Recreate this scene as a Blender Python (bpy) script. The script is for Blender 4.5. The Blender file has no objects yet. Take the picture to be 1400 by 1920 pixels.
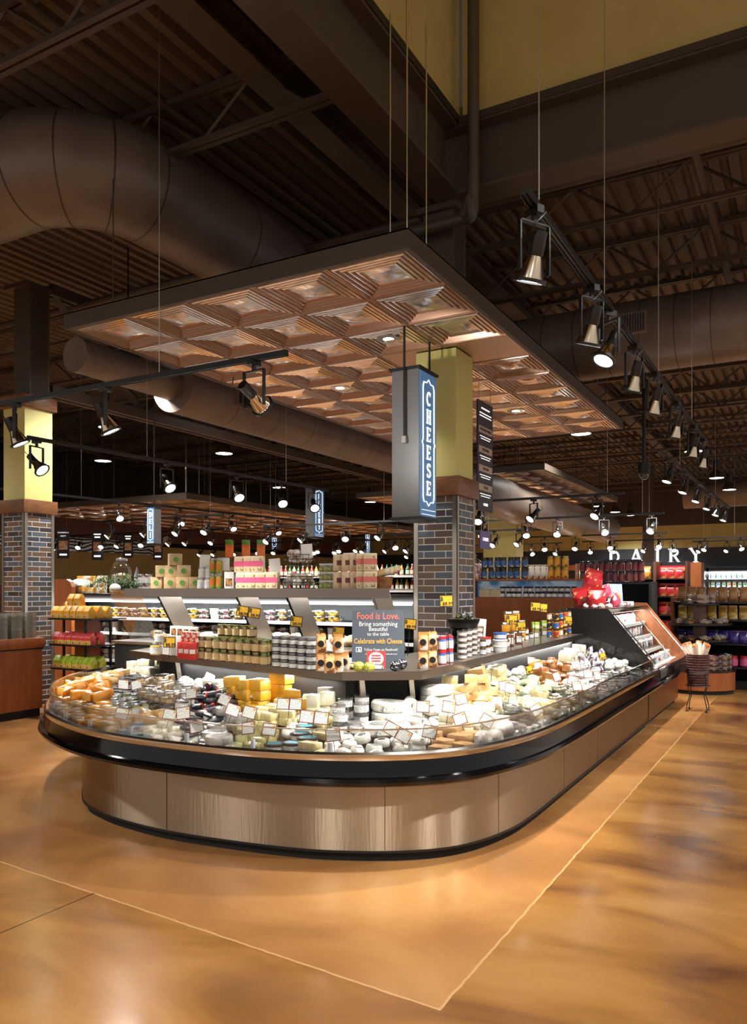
import bpy, bmesh, math, random
from mathutils import Vector, Matrix, Euler, noise
R = random.Random(7)
PI = math.pi
SC = bpy.context.scene
COL = SC.collection
# ------------------------------------------------------------ camera, world, exposure
HC, F, HY = 1.6, 1470.0, 1103.0            # eye height, focal length in px, horizon row of a 1400x1920 frame
AZ = math.radians(29.2)
FX, FY, RX, RY = -math.sin(AZ), math.cos(AZ), math.cos(AZ), math.sin(AZ)
cd = bpy.data.cameras.new('camera'); cam = bpy.data.objects.new('camera', cd); COL.objects.link(cam)
cd.sensor_fit = 'HORIZONTAL'; cd.sensor_width = 36; cd.lens = 36*F/1400; cd.shift_y = (HY-960)/1400
cd.clip_start = .05; cd.clip_end = 200
cam.location = (0, 0, HC); cam.rotation_euler = (PI/2, 0, AZ)
SC.camera = cam
W = bpy.data.worlds.new('world'); SC.world = W; W.use_nodes = True
W.node_tree.nodes['Background'].inputs[0].default_value = (1.0, .92, .84, 1)
W.node_tree.nodes['Background'].inputs[1].default_value = .45
SC.view_settings.view_transform = 'Standard'; SC.view_settings.look = 'None'
SC.view_settings.exposure = 0.5; SC.view_settings.gamma = 1; SC.view_settings.use_curve_mapping = False
SC.cycles.use_denoising = True
SC.cycles.max_bounces = 6; SC.cycles.transparent_max_bounces = 16; SC.cycles.glossy_bounces = 4
SC.cycles.diffuse_bounces = 3; SC.cycles.sample_clamp_indirect = 6; SC.cycles.caustics_reflective = False
P_DOME, P_SPOT, P_FAR = 560.0, 230.0, 170.0

def on(px, py, z=0.0):                      # where the photograph's pixel meets height z
    d = F*(HC-z)/(py-HY); s = d*(px-700)/F
    return (d*FX+s*RX, d*FY+s*RY)
def dp(px, py, d):
    s = d*(px-700)/F
    return (d*FX+s*RX, d*FY+s*RY, HC-(py-HY)*d/F)
def pj(x, y, z):
    d = x*FX+y*FY; s = x*RX+y*RY
    return 700+F*s/d, HY+F*(HC-z)/d, d

def light(name, kind, loc, energy, color=(1, .965, .92), size=.2, aim=None, angle=70, blend=.6, parent=None):
    l = bpy.data.lights.new(name, kind); l.energy = energy; l.color = color
    if kind == 'SPOT':
        l.spot_size = math.radians(angle); l.spot_blend = blend; l.shadow_soft_size = size
    elif kind == 'AREA':
        l.shape = 'RECTANGLE' if isinstance(size, tuple) else 'DISK'
        if isinstance(size, tuple): l.size, l.size_y = size
        else: l.size = size
    else: l.shadow_soft_size = size
    o = bpy.data.objects.new(name, l); COL.objects.link(o); o.location = loc
    if aim is not None:
        o.rotation_euler = (Vector(aim)-Vector(loc)).to_track_quat('-Z', 'Y').to_euler()
    return o

# ------------------------------------------------------------ materials
MT = {}
def lin(c):
    return tuple((x/12.92 if x <= .04045 else ((x+.055)/1.055)**2.4) for x in c)
def hx(h):
    return lin(tuple(int(h[i:i+2], 16)/255 for i in (0, 2, 4)))
def mat(name, col, rough=.5, metal=0., emit=0., coat=0., vary=0., c2=None, scale=8., bump=0., bscale=40., trans=0., stretch=None, fac=(.4, .6), spec=.5):
    if name in MT: return MT[name]
    m = bpy.data.materials.new(name); m.use_nodes = True
    nt = m.node_tree; b = nt.nodes['Principled BSDF']
    c = hx(col) if isinstance(col, str) else col
    b.inputs['Base Color'].default_value = (*c, 1)
    b.inputs['Roughness'].default_value = rough; b.inputs['Metallic'].default_value = metal
    b.inputs['Coat Weight'].default_value = coat; b.inputs['Coat Roughness'].default_value = .1
    b.inputs['Specular IOR Level'].default_value = spec
    tc = None
    def coords(s=stretch):
        nonlocal tc
        if tc is None:
            tc = nt.nodes.new('ShaderNodeTexCoord')
        mp = nt.nodes.new('ShaderNodeMapping')
        nt.links.new(tc.outputs['Object'], mp.inputs[0])
        if s: mp.inputs['Scale'].default_value = s
        return mp.outputs[0]
    src = None
    if c2 is not None:
        n = nt.nodes.new('ShaderNodeTexNoise'); n.inputs['Scale'].default_value = scale; n.inputs['Detail'].default_value = 4
        nt.links.new(coords(), n.inputs['Vector'])
        rp = nt.nodes.new('ShaderNodeValToRGB')
        rp.color_ramp.elements[0].position = fac[0]; rp.color_ramp.elements[1].position = fac[1]
        rp.color_ramp.elements[0].color = (*c, 1); rp.color_ramp.elements[1].color = (*(hx(c2) if isinstance(c2, str) else c2), 1)
        nt.links.new(n.outputs['Fac'], rp.inputs[0]); src = rp.outputs[0]
    if vary:
        oi = nt.nodes.new('ShaderNodeObjectInfo'); hs = nt.nodes.new('ShaderNodeHueSaturation')
        mr = nt.nodes.new('ShaderNodeMapRange'); mr.inputs['To Min'].default_value = 1-vary; mr.inputs['To Max'].default_value = 1+vary*.4
        nt.links.new(oi.outputs['Random'], mr.inputs[0]); nt.links.new(mr.outputs[0], hs.inputs['Value'])
        if src: nt.links.new(src, hs.inputs['Color'])
        else: hs.inputs['Color'].default_value = (*c, 1)
        src = hs.outputs[0]
    if src: nt.links.new(src, b.inputs['Base Color'])
    if emit:
        b.inputs['Emission Strength'].default_value = emit
        if src: nt.links.new(src, b.inputs['Emission Color'])
        else: b.inputs['Emission Color'].default_value = (*c, 1)
    if bump:
        n = nt.nodes.new('ShaderNodeTexNoise'); n.inputs['Scale'].default_value = bscale; n.inputs['Detail'].default_value = 3
        nt.links.new(coords(), n.inputs['Vector'])
        bp = nt.nodes.new('ShaderNodeBump'); bp.inputs['Strength'].default_value = bump; bp.inputs['Distance'].default_value = .01
        nt.links.new(n.outputs['Fac'], bp.inputs['Height']); nt.links.new(bp.outputs[0], b.inputs['Normal'])
    MT[name] = m
    return m
def glass(name, col=(1, 1, 1), k=.12, tint=.9):
    if name in MT: return MT[name]
    m = bpy.data.materials.new(name); m.use_nodes = True; nt = m.node_tree
    for n in list(nt.nodes):
        if n.type == 'BSDF_PRINCIPLED': nt.nodes.remove(n)
    out = [n for n in nt.nodes if n.type == 'OUTPUT_MATERIAL'][0]
    t = nt.nodes.new('ShaderNodeBsdfTransparent'); t.inputs[0].default_value = (col[0]*tint, col[1]*tint, col[2]*tint, 1)
    g = nt.nodes.new('ShaderNodeBsdfGlossy'); g.inputs['Roughness'].default_value = .05
    lw = nt.nodes.new('ShaderNodeLayerWeight'); lw.inputs[0].default_value = .25
    ad = nt.nodes.new('ShaderNodeMath'); ad.operation = 'MULTIPLY_ADD'; ad.inputs[1].default_value = .5; ad.inputs[2].default_value = k*.4
    nt.links.new(lw.outputs['Fresnel'], ad.inputs[0])
    mx = nt.nodes.new('ShaderNodeMixShader')
    nt.links.new(ad.outputs[0], mx.inputs[0]); nt.links.new(t.outputs[0], mx.inputs[1]); nt.links.new(g.outputs[0], mx.inputs[2])
    nt.links.new(mx.outputs[0], out.inputs[0])
    MT[name] = m; return m
def brick_mat(name, off=0.):
    m = bpy.data.materials.new(name); m.use_nodes = True; nt = m.node_tree; N = nt.nodes; L = nt.links
    b = N['Principled BSDF']; tc = N.new('ShaderNodeTexCoord'); sp = N.new('ShaderNodeSeparateXYZ'); L.new(tc.outputs['Object'], sp.inputs[0])
    ad = N.new('ShaderNodeMath'); ad.operation = 'ADD'; L.new(sp.outputs[0], ad.inputs[0]); L.new(sp.outputs[1], ad.inputs[1])
    cb = N.new('ShaderNodeCombineXYZ'); L.new(ad.outputs[0], cb.inputs[0]); L.new(sp.outputs[2], cb.inputs[1])
    br = N.new('ShaderNodeTexBrick'); L.new(cb.outputs[0], br.inputs['Vector'])
    br.inputs['Scale'].default_value = 1; br.inputs['Brick Width'].default_value = .235; br.inputs['Row Height'].default_value = .0677
    br.inputs['Mortar Size'].default_value = .0045; br.inputs['Mortar Smooth'].default_value = .1
    br.inputs['Color1'].default_value = (0, 0, 0, 1); br.inputs['Color2'].default_value = (1, 1, 1, 1); br.inputs['Mortar'].default_value = (.5, .5, .5, 1)
    rp = N.new('ShaderNodeValToRGB'); rp.color_ramp.interpolation = 'CONSTANT'
    cs = ['3f3a3c', '5b6470', '5a4a40', '6c5a4c', '434a55', '75624f']
    e = rp.color_ramp.elements; e[0].color = (*hx(cs[0]), 1); e[1].position = .18; e[1].color = (*hx(cs[1]), 1)
    for i, c in enumerate(cs[2:]):
        q = e.new(.34+.16*i); q.color = (*hx(c), 1)
    L.new(br.outputs['Color'], rp.inputs[0])
    mx = N.new('ShaderNodeMixRGB'); L.new(br.outputs['Fac'], mx.inputs[0]); L.new(rp.outputs[0], mx.inputs[1]); mx.inputs[2].default_value = (*hx('d8d2c8'), 1)
    L.new(mx.outputs[0], b.inputs['Base Color']); b.inputs['Roughness'].default_value = .38
    bp = N.new('ShaderNodeBump'); bp.invert = True; bp.inputs['Strength'].default_value = .5; bp.inputs['Distance'].default_value = .006
    L.new(br.outputs['Fac'], bp.inputs['Height']); L.new(bp.outputs[0], b.inputs['Normal'])
    return m
def wood_mat(name, c1, c2, sc=(2, 2, 14), rough=.4):
    return mat(name, c1, rough, c2=c2, scale=2.5, stretch=sc, fac=(.3, .7))
def floor_mat():
    m = bpy.data.materials.new('stained_concrete'); m.use_nodes = True; nt = m.node_tree; N = nt.nodes; L = nt.links
    b = N['Principled BSDF']; tc = N.new('ShaderNodeTexCoord'); sp = N.new('ShaderNodeSeparateXYZ'); L.new(tc.outputs['Object'], sp.inputs[0])
    def nz(s, d=5, dist=0., vec=None):
        n = N.new('ShaderNodeTexNoise'); n.inputs['Scale'].default_value = s; n.inputs['Detail'].default_value = d; n.inputs['Distortion'].default_value = dist
        L.new(vec or tc.outputs['Object'], n.inputs['Vector']); return n.outputs['Fac']
    def mth(op, a, bb=None, c=None):
        n = N.new('ShaderNodeMath'); n.operation = op
        for i, v in enumerate((a, bb, c)):
            if v is None: continue
            if isinstance(v, (int, float)): n.inputs[i].default_value = v
            else: L.new(v, n.inputs[i])
        return n.outputs[0]
    def ramp(f, pts):
        r = N.new('ShaderNodeValToRGB'); e = r.color_ramp.elements
        e[0].position, e[1].position = pts[0][0], pts[-1][0]; e[0].color = (*hx(pts[0][1]), 1); e[1].color = (*hx(pts[-1][1]), 1)
        for p, c in pts[1:-1]:
            q = e.new(p); q.color = (*hx(c), 1)
        L.new(f, r.inputs[0]); return r.outputs[0]
    def mix(f, a, bb):
        n = N.new('ShaderNodeMixRGB'); L.new(f, n.inputs[0]) if not isinstance(f, float) else None
        if isinstance(f, float): n.inputs[0].default_value = f
        for i, v in ((1, a), (2, bb)):
            if isinstance(v, str): n.inputs[i].default_value = (*hx(v), 1)
            else: L.new(v, n.inputs[i])
        return n.outputs[0]
    mp = N.new('ShaderNodeMapping'); L.new(tc.outputs['Object'], mp.inputs[0]); mp.inputs['Scale'].default_value = (1, 2.2, 1)
    inner = ramp(nz(.9, 6, .6), [(.33, '8a5f38'), (.48, 'a87544'), (.62, 'ba8852')])
    outer = ramp(nz(.75, 7, .7, mp.outputs[0]), [(.28, '573620'), (.4, '83582f'), (.52, 'a07039'), (.66, 'b3834a')])
    jy = mth('ADD', mth('MULTIPLY', mth('ADD', sp.outputs[0], 1.23), -.075), 2.72)
    wob = mth('MULTIPLY', mth('SUBTRACT', nz(9, 3), .5), .02)
    dx = mth('SUBTRACT', mth('ADD', sp.outputs[0], wob), -1.235)          # >0 outside pad
    dy = mth('SUBTRACT', jy, mth('ADD', sp.outputs[1], wob))
    outm = mth('GREATER_THAN', mth('MAXIMUM', dx, dy), 0.)
    base = mix(outm, inner, outer)
    fine = mix(mth('MULTIPLY', nz(28, 4), .25), base, '7b532b')
    edge = mth('LESS_THAN', mth('ABSOLUTE', mth('MAXIMUM', dx, dy)), .006)
    j2 = mth('MULTIPLY', mth('LESS_THAN', mth('ABSOLUTE', mth('ADD', sp.outputs[0], 3.285)), .004), mth('GREATER_THAN', dy, 0.))
    c = mix(edge, fine, 'c49a68'); c = mix(j2, c, '2a1b10')
    L.new(c, b.inputs['Base Color'])
    rr = N.new('ShaderNodeMapRange'); L.new(nz(3, 5), rr.inputs[0]); rr.inputs['To Min'].default_value = .1; rr.inputs['To Max'].default_value = .3
    L.new(rr.outputs[0], b.inputs['Roughness']); b.inputs['Specular IOR Level'].default_value = .6
    bp = N.new('ShaderNodeBump'); bp.inputs['Strength'].default_value = .08; bp.inputs['Distance'].default_value = .02
    L.new(nz(5, 4), bp.inputs['Height']); L.new(bp.outputs[0], b.inputs['Normal'])
    return m
def card_mat(name, bg, ink, acc=None):
    """printed card: thin rows of ink on a paper ground, along local x/z"""
    m = bpy.data.materials.new(name); m.use_nodes = True; nt = m.node_tree; N = nt.nodes; L = nt.links
    b = N['Principled BSDF']; tc = N.new('ShaderNodeTexCoord')
    w = N.new('ShaderNodeTexNoise'); w.inputs['Scale'].default_value = 60
    mp = N.new('ShaderNodeMapping'); mp.inputs['Scale'].default_value = (2, 2, 3.4); L.new(tc.outputs['Object'], mp.inputs[0]); L.new(mp.outputs[0], w.inputs[0])
    wv = N.new('ShaderNodeTexWave'); wv.bands_direction = 'Z'; wv.inputs['Scale'].default_value = 32; L.new(tc.outputs['Object'], wv.inputs[0])
    mu = N.new('ShaderNodeMath'); mu.operation = 'MULTIPLY'; L.new(w.outputs['Fac'], mu.inputs[0]); L.new(wv.outputs['Fac'], mu.inputs[1])
    rp = N.new('ShaderNodeValToRGB'); rp.color_ramp.elements[0].position = .36; rp.color_ramp.elements[1].position = .5
    rp.color_ramp.elements[0].color = (*hx(bg), 1); rp.color_ramp.elements[1].color = (*hx(ink), 1)
    L.new(mu.outputs[0], rp.inputs[0]); L.new(rp.outputs[0], b.inputs['Base Color']); b.inputs['Roughness'].default_value = .5
    MT[name] = m; return m

steel = mat('brushed_steel', 'b9b2a8', .32, 1., bump=.05, bscale=30, stretch=(1, 1, 40))
def base_steel():
    m = mat('brushed_case_steel', 'b5a38c', .4, 1.)
    nt = m.node_tree; b = nt.nodes['Principled BSDF']; b.inputs['Anisotropic'].default_value = 1.0
    tg = nt.nodes.new('ShaderNodeTangent'); tg.direction_type = 'RADIAL'; tg.axis = 'Z'
    nt.links.new(tg.outputs[0], b.inputs['Tangent']); b.inputs['Anisotropic Rotation'].default_value = .25
    tc = nt.nodes.new('ShaderNodeTexCoord'); mp = nt.nodes.new('ShaderNodeMapping'); mp.inputs['Scale'].default_value = (9, 9, .6)
    n = nt.nodes.new('ShaderNodeTexNoise'); n.inputs['Scale'].default_value = 6; n.inputs['Detail'].default_value = 5
    nt.links.new(tc.outputs['Object'], mp.inputs[0]); nt.links.new(mp.outputs[0], n.inputs[0])
    bp = nt.nodes.new('ShaderNodeBump'); bp.inputs['Strength'].default_value = .1; bp.inputs['Distance'].default_value = .01
    nt.links.new(n.outputs['Fac'], bp.inputs['Height']); nt.links.new(bp.outputs[0], b.inputs['Normal'])
    return m
BS = base_steel()
chrome = mat('chrome_trim', 'd6d3ce', .15, 1.)
blackgl = mat('black_gloss', '050507', .1, spec=.35)
black = mat('black_satin', '101012', .4)
blackm = mat('black_matte', '0b0a0a', .8)
paint = mat('brown_steel_paint', '443a30', .55)
paintd = mat('dark_brown_paint', '35281f', .6)
deckm = mat('roof_deck_paint', '594e44', .65)
ductm = mat('duct_paint', '70645a', .42, c2='645850', scale=1.5)
yellow = mat('yellow_green_paint', 'b4a468', .6, c2='ae9d60', scale=2)
yellow2 = mat('column_yellow_paint', 'c9c279', .55)
woodb = wood_mat('reclaimed_wood_band', '5d3a22', '8a5c3a', (3, 3, 30))
woodp = wood_mat('orange_wood_panel', '8a4b25', '9c5a2e', (6, 6, 1))
woodd = wood_mat('dark_wood_trim', '4a2a1a', '643c25', (1, 1, 20))
copper = mat('pressed_tin_copper', 'f3ebe6', .2, .9, c2='e6d6cc', scale=5, bump=.05, bscale=10)
copperdk = mat('copper_shade_and_grid', 'a88672', .3, .9)  # painted shade for the tile grooves; same darker tone on the grid bars
copperd = mat('hammered_tin_copper', 'd8b494', .35, 1., bump=.6, bscale=120)
cgrey = mat('sign_grey', '6d6c6b', .35, metal=.4)
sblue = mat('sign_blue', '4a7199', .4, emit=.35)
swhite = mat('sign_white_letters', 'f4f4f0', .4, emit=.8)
lampm = mat('lamp_lens_glow', 'ffffff', .3, emit=14.)
lampd = mat('dome_lens_glow', 'fff8ee', .3, emit=9.)
refl = mat('lamp_reflector', 'cfc0a8', .18, 1.)
gl = glass('clear_glass')
glt = glass('thin_plastic', (1, 1, 1), .35, .93)
white = mat('white_card', 'eeeeea', .5)
paper = mat('paper_wrap', 'e9e6dc', .45, vary=.12, bump=.35, bscale=22, coat=.4)
FLOOR = floor_mat(); BRICK = brick_mat('glazed_brick')
cardw = card_mat('white_price_card_print', 'e4e8e2', '8c9390'); cardy = card_mat('yellow_price_card_print', 'f0b418', '3a2a08')
cardr = mat('card_border_brown', '7b3a2a', .5)

# ------------------------------------------------------------ mesh helpers
def catmull(P, n=6):
    Q = []
    for i in range(len(P)-1):
        p0 = P[max(i-1, 0)]; p1 = P[i]; p2 = P[i+1]; p3 = P[min(i+2, len(P)-1)]
        for k in range(n):
            t = k/n
            Q.append(tuple(.5*(2*p1[j]+(p2[j]-p0[j])*t+(2*p0[j]-5*p1[j]+4*p2[j]-p3[j])*t*t+(3*p1[j]-p0[j]-3*p2[j]+p3[j])*t**3) for j in range(len(p1))))
    Q.append(tuple(P[-1])); return Q
def resample(P, n):
    L = [0]
    for a, b in zip(P, P[1:]): L.append(L[-1]+math.dist(a, b))
    out = []; j = 0
    for i in range(n):
        s = L[-1]*i/(n-1)
        while j < len(P)-2 and L[j+1] < s: j += 1
        t = (s-L[j])/max(L[j+1]-L[j], 1e-9)
        out.append(tuple(P[j][k]*(1-t)+P[j+1][k]*t for k in range(len(P[0]))))
    return out
def normals2(P):
    out = []
    for i in range(len(P)):
        a = P[max(i-1, 0)]; b = P[min(i+1, len(P)-1)]
        dx, dy = b[0]-a[0], b[1]-a[1]; l = math.hypot(dx, dy) or 1
        out.append((dy/l, -dx/l))          # right-hand side of travel
    return out
class MB:
    def __init__(s): s.v = []; s.f = []; s.m = []; s.mats = []
    def mi(s, m):
        if m not in s.mats: s.mats.append(m)
        return s.mats.index(m)
    def add(s, V, Fs, m):
        o = len(s.v); s.v += [tuple(v) for v in V]; k = s.mi(m)
        for f in Fs: s.f.append([i+o for i in f]); s.m.append(k)
        return s
    def bx(s, x0, x1, y0, y1, z0, z1, m):
        V = [(x0,y0,z0),(x1,y0,z0),(x1,y1,z0),(x0,y1,z0),(x0,y0,z1),(x1,y0,z1),(x1,y1,z1),(x0,y1,z1)]
        return s.add(V, [(3,2,1,0),(4,5,6,7),(0,1,5,4),(1,2,6,5),(2,3,7,6),(3,0,4,7)], m)
    def cb(s, c, w, m):
        return s.bx(c[0]-w[0]/2, c[0]+w[0]/2, c[1]-w[1]/2, c[1]+w[1]/2, c[2]-w[2]/2, c[2]+w[2]/2, m)
    def prism(s, poly, a, b, m, ax='z'):
        n = len(poly)
        g = {'z': lambda p, h: (p[0], p[1], h), 'y': lambda p, h: (p[0], h, p[1]), 'x': lambda p, h: (h, p[0], p[1])}[ax]
        V = [g(p, a) for p in poly]+[g(p, b) for p in poly]
        return s.add(V, [tuple(range(n))[::-1], tuple(range(n, 2*n))]+[(i, (i+1) % n, (i+1) % n+n, i+n) for i in range(n)], m)
    def lathe(s, prof, m, c=(0, 0, 0), n=20, ms=None, cap=True):
        o = len(s.v)
        for r, z in prof:
            for k in range(n):
                a = 2*PI*k/n; s.v.append((c[0]+r*math.cos(a), c[1]+r*math.sin(a), c[2]+z))
        for i in range(len(prof)-1):
            kk = s.mi(ms[i] if ms else m)
            for k in range(n):
                s.f.append([o+i*n+k, o+i*n+(k+1) % n, o+(i+1)*n+(k+1) % n, o+(i+1)*n+k]); s.m.append(kk)
        for i in (0, len(prof)-1):
            if cap and prof[i][0] > 1e-4:
                s.f.append([o+i*n+k for k in range(n)]); s.m.append(s.mi((ms[min(i, len(ms)-1)]) if ms else m))
        return s
    def tube(s, P, r, m, n=8, cap=True):
        P = [Vector(p) for p in P]; o = len(s.v)
        up = Vector((0, 0, 1))
        for i, p in enumerate(P):
            t = (P[min(i+1, len(P)-1)]-P[max(i-1, 0)]).normalized()
            u = t.cross(up)
            if u.length < .05: u = t.cross(Vector((1, 0, 0)))
            u.normalize(); w = t.cross(u)
            rr = r[i] if isinstance(r, (list, tuple)) else r
            for k in range(n):
                a = 2*PI*k/n; s.v.append(tuple(p+u*math.cos(a)*rr+w*math.sin(a)*rr))
        k0 = s.mi(m)
        for i in range(len(P)-1):
            for k in range(n):
                s.f.append([o+i*n+k, o+i*n+(k+1) % n, o+(i+1)*n+(k+1) % n, o+(i+1)*n+k]); s.m.append(k0)
        if cap:
            s.f.append([o+k for k in range(n)]); s.m.append(k0); s.f.append([o+(len(P)-1)*n+k for k in range(n)]); s.m.append(k0)
        return s
    def sweep(s, P, prof, m, closed=True):
        """P: 2-D outline; prof: (outward offset, z)"""
        N = normals2(P); o = len(s.v); k = len(prof); k0 = s.mi(m)
        for p, nn in zip(P, N):
            for off, z in prof: s.v.append((p[0]+nn[0]*off, p[1]+nn[1]*off, z))
        for i in range(len(P)-1):
            for j in range(k if closed else k-1):
                s.f.append([o+i*k+j, o+(i+1)*k+j, o+(i+1)*k+(j+1) % k, o+i*k+(j+1) % k]); s.m.append(k0)
        if closed:
            s.f.append([o+j for j in range(k)]); s.m.append(k0); s.f.append([o+(len(P)-1)*k+j for j in range(k)]); s.m.append(k0)
        return s
    def loft(s, A, B, m):
        o = len(s.v); n = len(A); s.v += [tuple(a) for a in A]+[tuple(b) for b in B]; k0 = s.mi(m)
        for i in range(n-1): s.f.append([o+i, o+i+1, o+n+i+1, o+n+i]); s.m.append(k0)
        return s
    def bar(s, a, b, w, m):
        return s.tube([a, b], w*.7, m, 4)
    def build(s, name, parent=None, bev=0, smooth=True, loc=None, rot=None, xf=None):
        me = bpy.data.meshes.new(name)
        V = s.v if xf is None else [tuple(xf @ Vector(v)) for v in s.v]
        me.from_pydata(V, [], s.f)
        for m in s.mats: me.materials.append(m)
        me.polygons.foreach_set('material_index', s.m)
        bm = bmesh.new(); bm.from_mesh(me)
        bmesh.ops.recalc_face_normals(bm, faces=bm.faces)
        if bev:
            ed = [e for e in bm.edges if len(e.link_faces) == 2 and e.calc_face_angle(0) > .6]
            bmesh.ops.bevel(bm, geom=ed, offset=bev, segments=2, affect='EDGES', profile=.5)
        bm.to_mesh(me); bm.free()
        if smooth:
            me.shade_smooth(); me.set_sharp_from_angle(angle=math.radians(35))
        o = bpy.data.objects.new(name, me); COL.objects.link(o)
        if parent: o.parent = parent
        if loc: o.location = loc
        if rot: o.rotation_euler = rot
        return o
def tag(o, label=None, cat=None, group=None, kind=None):
    if label:
        w = label.split(); o['label'] = ' '.join(w[:16])
    if cat: o['category'] = cat
    if group: o['group'] = group
    if kind: o['kind'] = kind
    return o
def thing(name, label, cat, loc=(0, 0, 0), rz=0., group=None, rot=None):
    o = bpy.data.objects.new(name, None); COL.objects.link(o); o.location = loc
    o.rotation_euler = rot or (0, 0, rz); o.empty_display_size = .1
    return tag(o, label, cat, group)
def struct(o): o['kind'] = 'structure'; return o
def copy_tree(o, parent=None):
    c = o.copy(); COL.objects.link(c); c.parent = parent
    for ch in o.children: copy_tree(ch, c)
    return c
PRO = {}
def place(key, fn, loc, rot=(0, 0, 0), label='', cat='', group=None, sc=None):
    """first use builds the thing, later ones copy it with its parts"""
    if key not in PRO:
        r = PRO[key] = fn()
    else: r = copy_tree(PRO[key])
    r.location = loc; r.rotation_euler = rot
    r.scale = (sc, sc, sc) if isinstance(sc, (int, float)) else (sc or (1, 1, 1))
    if 'group' in r: del r['group']
    tag(r, label, cat, group); return r
def txt(body, size, m, name, parent=None, loc=(0, 0, 0), rot=(PI/2, 0, 0), ext=.001, align='CENTER', sx=1., bold=0.):
    c = bpy.data.curves.new(name, 'FONT'); c.body = body; c.size = size; c.extrude = ext; c.align_x = align; c.align_y = 'CENTER'
    c.resolution_u = 2; c.offset = bold
    t = bpy.data.objects.new(name, c)
    me = bpy.data.meshes.new_from_object(t); bpy.data.objects.remove(t); me.materials.clear(); me.materials.append(m)
    o = bpy.data.objects.new(name, me); COL.objects.link(o); o.location = loc; o.rotation_euler = rot; o.scale = (sx, 1, 1)
    if parent: o.parent = parent
    return o
# serif lettering drawn as strokes: (x, y) in a .8 x 1 cell
def arcp(cx, cy, rx, ry, a0, a1, n=10):
    return [(cx+rx*math.cos(math.radians(a0+(a1-a0)*i/n)), cy+ry*math.sin(math.radians(a0+(a1-a0)*i/n))) for i in range(n+1)]
T_, S_ = .17, .06
def ser(x, y, w=.15): return ([(x-w, y), (x+w, y)], S_)
GLY = {
 'I': [([(.4,0),(.4,1)],T_), ser(.4,.03), ser(.4,.97)],
 'H': [([(.18,0),(.18,1)],T_), ([(.62,0),(.62,1)],T_), ([(.18,.5),(.62,.5)],.09), ser(.18,.03), ser(.18,.97), ser(.62,.03), ser(.62,.97)],
 'E': [([(.2,0),(.2,1)],T_), ([(.05,.96),(.68,.96)],.08), ([(.05,.04),(.7,.04)],.08), ([(.2,.5),(.55,.5)],.08), ([(.66,.96),(.66,.76)],.05), ([(.68,.04),(.68,.26)],.05), ([(.54,.6),(.54,.4)],.05)],
 'L': [([(.25,0),(.25,1)],T_), ser(.25,.97), ([(.1,.04),(.7,.04)],.08), ([(.68,.04),(.68,.28)],.05)],
 'C': [(arcp(.42,.5,.3,.45,50,310,16),.13), ([(.64,.7),(.64,.97)],.05)],
 'S': [(arcp(.4,.73,.24,.22,30,270,10)+arcp(.4,.27,.25,.23,90,-150,10),.13), ([(.62,.75),(.62,.96)],.05), ([(.16,.04),(.16,.26)],.05)],
 'D': [([(.2,0),(.2,1)],T_), (arcp(.3,.5,.38,.45,90,-90,12),.12), ([(.05,.95),(.3,.95)],.07), ([(.05,.05),(.3,.05)],.07)],
 'A': [([(.1,0),(.4,1)],.09), ([(.4,1),(.7,0)],T_), ([(.2,.33),(.6,.33)],.07), ser(.1,.03,.12), ser(.7,.03,.15)],
 'R': [([(.2,0),(.2,1)],T_), (arcp(.35,.73,.25,.23,90,-90,10),.12), ([(.05,.96),(.36,.96)],.07), ([(.2,.5),(.36,.5)],.07), ([(.4,.5),(.68,0)],.14), ser(.2,.03), ser(.68,.03,.1)],
 'Y': [([(.1,1),(.4,.48)],.15), ([(.7,1),(.4,.48)],.08), ([(.4,0),(.4,.5)],T_), ser(.1,.97,.12), ser(.7,.97,.12), ser(.4,.03)],
 'B': [([(.2,0),(.2,1)],T_), (arcp(.32,.75,.24,.2,90,-90,8),.11), (arcp(.32,.26,.3,.22,90,-90,8),.12), ([(.05,.95),(.33,.95)],.07), ([(.05,.05),(.33,.05)],.07)],
 'K': [([(.2,0),(.2,1)],T_), ([(.25,.45),(.66,1)],.07), ([(.35,.58),(.68,0)],.15), ser(.2,.03), ser(.2,.97), ser(.66,.97,.1), ser(.68,.03,.1)],
 'F': [([(.2,0),(.2,1)],T_), ([(.05,.96),(.68,.96)],.08), ([(.2,.5),(.55,.5)],.08), ser(.2,.03), ([(.66,.96),(.66,.76)],.05)],
}
def glyph(mb, ch, x, z, h, m, wd=.8, ax='x', y=0., th=.004, sx=1.):
    """ax 'x': text runs +x in the plane y; ax 'y': text runs +y in the plane x=y"""
    for line, w in GLY[ch]:
        for (a, b), (c, d) in zip(line, line[1:]):
            a, c = a*sx, c*sx
            L = math.hypot(c-a, d-b) or 1; nx, ny = -(d-b)/L*w/2, (c-a)/L*w/2; ex, ey = (c-a)/L*w*.12, (d-b)/L*w*.12
            q = [(a-ex+nx, b-ey+ny), (a-ex-nx, b-ey-ny), (c+ex-nx, d+ey-ny), (c+ex+nx, d+ey+ny)]
            q = [(x+p[0]*h, z+p[1]*h) for p in q]
            mb.prism(q, y-th, y+th, m, 'y' if ax == 'x' else 'x')
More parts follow.
